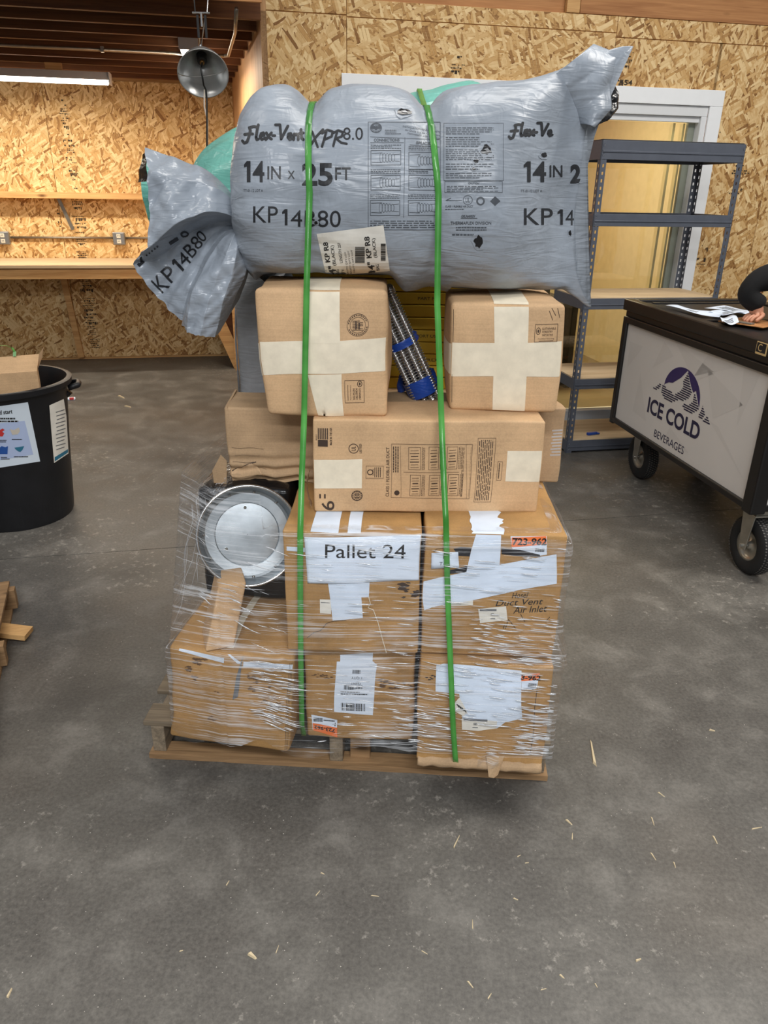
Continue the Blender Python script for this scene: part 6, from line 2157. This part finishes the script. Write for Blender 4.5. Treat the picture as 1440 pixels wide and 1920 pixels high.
strap('load_strap', 'right green strap running down over the T-06 tag', .092,
      strap_line(1, [(820, 570, 1.825), (824, 680, 1.80), (828, 795, 1.775), (832, 900, 1.72), (836, 975, 1.676), (839, 1100, 1.671), (845, 1250, 1.634), (850, 1370, 1.628), (854, 1424, 1.632), (856, 1440, 1.67)]))

# ================================================================== stretch wrap round the lower load
def wrap_loop(z):
    """corner points of the film at height z, clockwise from the back left"""
    def L3(za, zb, a, b):
        t_ = max(0, min(1, (z - za) / (zb - za)))
        return a + (b - a) * t_
    lf = L3(.14, .46, -.600, -.590) if z < .46 else L3(.46, .90, -.575, -.545)
    lfy = L3(.14, .46, 1.712, 1.705) if z < .46 else L3(.46, .86, 1.70, 1.84)
    mdx = L3(.30, .50, -.262, -.262)
    mdy = L3(.14, .46, 1.650, 1.655) if z < .46 else L3(.46, .60, 1.655, 1.668)
    rx = L3(.14, .46, .478, .482) if z < .46 else L3(.46, .56, .492, .474)
    ry = L3(.14, .46, 1.624, 1.632) if z < .46 else L3(.46, .60, 1.640, 1.670)
    mid2 = (-.43, L3(.14, .46, 1.668, 1.668)) if z < .46 else (-.43, L3(.46, .62, 1.668, 1.70))
    return [(-.455, 2.40), (lf, lfy), mid2, (mdx, mdy), (.10, L3(.30, .52, 1.646, 1.668)), (rx, ry), (.49, 2.26), (.46, 2.80)]
ZB, ZTP = .165, .845
def film(u, v):
    z = ZB + (ZTP - ZB) * v
    pts = wrap_loop(z)
    # how far up the film reaches: higher on the left round the metal cap, ragged lower edge
    n = len(pts)
    f = u * n
    i = int(f) % n
    t_ = f - int(f)
    a, b = Vector(pts[i]), Vector(pts[(i + 1) % n])
    q = a.lerp(b, t_)
    d = (b - a).normalized()
    nr = Vector((-d.y, d.x)) if False else Vector((d.y, -d.x))
    s_ = u * 40
    w = .0016 * noise.noise(Vector((s_ * .9, z * 150, 3))) + .0014 * noise.noise(Vector((s_ * 2.2, z * 60 + s_ * .6, 7))) + .004 * noise.noise(Vector((s_ * .5, z * 7, 1)))
    c = min(t_, 1 - t_)
    rounding = .004 * (1 - smooth(0, .06, c))
    q = q - nr * 0 
    out = Vector((0, 0))
    ctr = Vector((-.05, 2.2))
    dirn = (q - ctr).normalized()
    q = q + dirn * (w + .002) - dirn * rounding
    if v > .93: 
        k = (v - .93) / .07
        q = q + (ctr - q) * .10 * k * (1.0 if q.x > -.3 else .25)
        z = min(z, .822 + .004 * noise.noise(Vector((s_ * 2, z * 40, 9)))) if q.x > -.3 else z + .07 * k
    lowr = .05 * noise.noise(Vector((s_ * .35, 0, 5)))
    z2 = z + (1 - v) ** 6 * lowr
    return Vector((q.x, q.y, z2))
fw_ = empty('stretch_wrap', (0, 2.2, .13), 0, 'clear stretch film wound round the lower cartons', 'stretch wrap')
FO = Vector((0, 2.2, .13))
fo = MB().grid(lambda u, v: film(u, v) - FO, 420, 130, closed_u=True).build('film', 'stretch_film', fw_, smooth=True)
# drawn-out ridges and strands of the film, whitened and massed to paint its glare
rr_ = random.Random(77)
ms = MB()
def front_uv(x):
    """u of the film where it passes the given x on the front"""
    lo, hi = 1 / 8, 5 / 8
    for _ in range(20):
        mid = (lo + hi) / 2
        if film(mid, .4).x < x: lo = mid
        else: hi = mid
    return (lo + hi) / 2
zones = [(.12, .46, .17, .45, 130), (.36, .455, .18, .34, 80), (.22, .455, .46, .60, 110), (-.36, -.25, .24, .45, 110), (-.20, .12, .18, .46, 80), (.0, .16, .20, .36, 40), (-.24, .10, .47, .80, 45), (.12, .47, .60, .80, 50), (-.52, -.27, .50, .80, 40)]
for (xa, xb, za, zb, cnt) in zones:
    for _ in range(cnt):
        x0 = rr_.uniform(xa, xb); L_ = rr_.uniform(.015, .075)
        z0 = rr_.uniform(za, zb)
        x1 = min(x0 + L_, .466)
        sl = rr_.uniform(-.16, -.02)
        if xa < -.26 and za > .45: sl = rr_.uniform(-.5, .1)
        pts = []
        for k in range(5):
            xx = x0 + (x1 - x0) * k / 4
            uu = front_uv(xx)
            zz = z0 + sl * (xx - x0)
            q = film(uu, max(0.02, min(.92, (zz - ZB) / (ZTP - ZB))))
            pts.append(q + Vector((0, -.0012, 0)) - FO)
        w = rr_.choice((.0005, .0007, .0010, .0016))
        ms.tube(pts, [w * .3, w, w * 1.1, w, w * .3], 5)
so = ms.build('film_ridges', 'film_ridge', fw_, smooth=True)
so['kind'] = 'stuff'
# loose wad of film at the upper left corner
def wad(u, v):
    a = at(362, 925, 1.93).lerp(at(430, 895, 2.0), u)
    b = at(378, 1010, 1.88).lerp(at(420, 925, 1.94), u)
    q = a.lerp(b, v)
    return q + Vector((0, -.02 * math.sin(PI * u) + .012 * noise.noise(Vector((u * 9, v * 9, 4))), .012 * noise.noise(Vector((u * 14, v * 7, 8))))) - FO
MB().grid(wad, 40, 26).build('film_wad', 'stretch_film', fw_, smooth=True)
ms = MB()
for _ in range(16):
    u0_, v0_ = rr_.random(), rr_.random()
    du, dv = rr_.uniform(-.4, .4), rr_.uniform(-.3, .5)
    ms.tube([wad(min(1, max(0, u0_ + du * k / 4)), min(1, max(0, v0_ + dv * k / 4))) + Vector((0, -.002, 0)) for k in range(5)], rr_.uniform(.0004, .0008), 5)
for _ in range(12):
    x0 = rr_.uniform(340, 375)
    dx_ = rr_.uniform(3, 9); L_ = rr_.randint(2, 5); y0_ = rr_.uniform(930, 1050)
    pts = [at(x0 + 12 + 7 * math.sin(k * 1.3 + x0) - k * dx_, y0_ + k * 38, 1.88 - k * .022) - FO for k in range(L_)]
    ms.tube(pts, rr_.uniform(.0004, .0009), 5)
so = ms.build('film_strands', 'film_ridge', fw_, smooth=True)
so['kind'] = 'stuff'
# torn tab of film at the lower front
MB().grid(lambda u, v: at(895 + 40 * u, 1415 + 25 * v, 1.612) + Vector((0, -.006 * math.sin(u * 7 + v * 4), 0)) - FO, 14, 8).build('film_tab', 'stretch_film', fw_, smooth=True)

# ================================================================== litter on the floor
lit = [(1111, 1411, 52, 100, 5.0), (856, 1578, 28, 65, 2.2), (474, 1793, 18, -35, 6.0), (1067, 1542, 16, -40, 3.0), (1073, 1568, 14, 88, 2), (1197, 1800, 12, 25, 3), (1225, 1606, 18, -55, 2), (1224, 1540, 18, -70, 2), (1240, 1490, 16, -35, 2), (1335, 1370, 12, -10, 3),
       (1341, 1575, 18, -60, 2.4), (882, 1846, 18, -50, 2.4), (886, 1733, 20, 92, 1.6), (596, 1675, 14, 50, 1.6), (703, 1680, 16, -5, 1.4), (796, 1786, 14, -30, 1.4), (918, 1868, 14, 60, 2), (1054, 1831, 12, -40, 2.2), (1053, 1831, 10, -40, 2), (427, 1656, 12, 60, 1.8), (520, 1780, 18, 70, 1.4), (340, 1783, 8, 20, 1.6),
       (1265, 1622, 12, -70, 2), (973, 1605, 8, 30, 1.6), (18, 1862, 22, 65, 3.4), (1019, 1855, 12, 15, 1.4), (1118, 1848, 10, -60, 1.6), (1419, 1553, 22, 12, 1.8), (967, 1686, 10, -20, 2), (988, 1618, 8, 10, 1.6), (605, 1638, 8, -20, 1.8), (228, 745, 12, -20, 3), (240, 763, 12, -10, 3), (135, 728, 8, -20, 2)]
sp_mesh = MB().add([(-.5, -.5, 0), (.4, -.35, 0), (.5, .1, 0), (-.4, .5, 0), (-.45, -.35, 1), (.3, -.2, .8), (.42, .1, .6), (-.35, .35, 1)],
                   [(0, 1, 5, 4), (1, 2, 6, 5), (2, 3, 7, 6), (3, 0, 4, 7), (4, 5, 6, 7), (0, 3, 2, 1)]).mesh('splinter', True)
sp_mesh.materials.append(M['splinter_wood'])
for k, (x, y, L_, ang, w) in enumerate(lit):
    q = flr(x, y)
    a = R(ang)
    e0, e1 = flr(x - L_ / 2 * math.cos(a), y + L_ / 2 * math.sin(a)), flr(x + L_ / 2 * math.cos(a), y - L_ / 2 * math.sin(a))
    d = e1 - e0
    sc_ = (q - CAM).length / F_PX
    o = bpy.data.objects.new('wood_splinter', sp_mesh)
    COL.objects.link(o)
    o.location = (q.x, q.y, 0.0002)
    o.rotation_euler = (0, 0, math.atan2(d.y, d.x))
    o.scale = (d.length, w * sc_ * 1.15, w * sc_ * .7)
    if k == 0: tag(o, 'longest pale wood splinter lying to the right of the pallet', 'splinter', 'wood splinters on the floor')
    elif k == 2: tag(o, 'broad pale wood chip on the near floor left of centre', 'splinter', 'wood splinters on the floor')
    else: tag(o, 'small pale wood splinter on the concrete floor', 'splinter', 'wood splinters on the floor')
gr = MB()
for _ in range(420):
    x, y = rr_.uniform(20, 1430), rr_.uniform(1080, 1915)
    q = flr(x, y)
    if -.75 < q.x < .6 and 1.6 < q.y < 2.9: continue
    r = rr_.uniform(.0006, .0022)
    gr.add([q + Vector((r * math.cos(t_), r * math.sin(t_), 0.0002)) for t_ in (0, 2.1, 4.2)] + [q + Vector((0, 0, r))], [(0, 1, 3), (1, 2, 3), (2, 0, 3)])
tag(gr.build('grit', 'pale_print', None), 'tiny pale crumbs and grit scattered over the concrete floor', 'grit', None, 'stuff')
q = flr(132, 750)
o = MB().box(-.04, .04, -.02, .02, 0, .02).build('candy_wrapper', 'paper', None, (q.x, q.y, 0), .3, bevel=.008)
tag(o, 'small red and white wrapper on the floor beyond the trash can', 'wrapper')
MB().box(-.005, .03, -.021, .0, .004, .0215).build('red_print', 'red_print', o, bevel=.004)
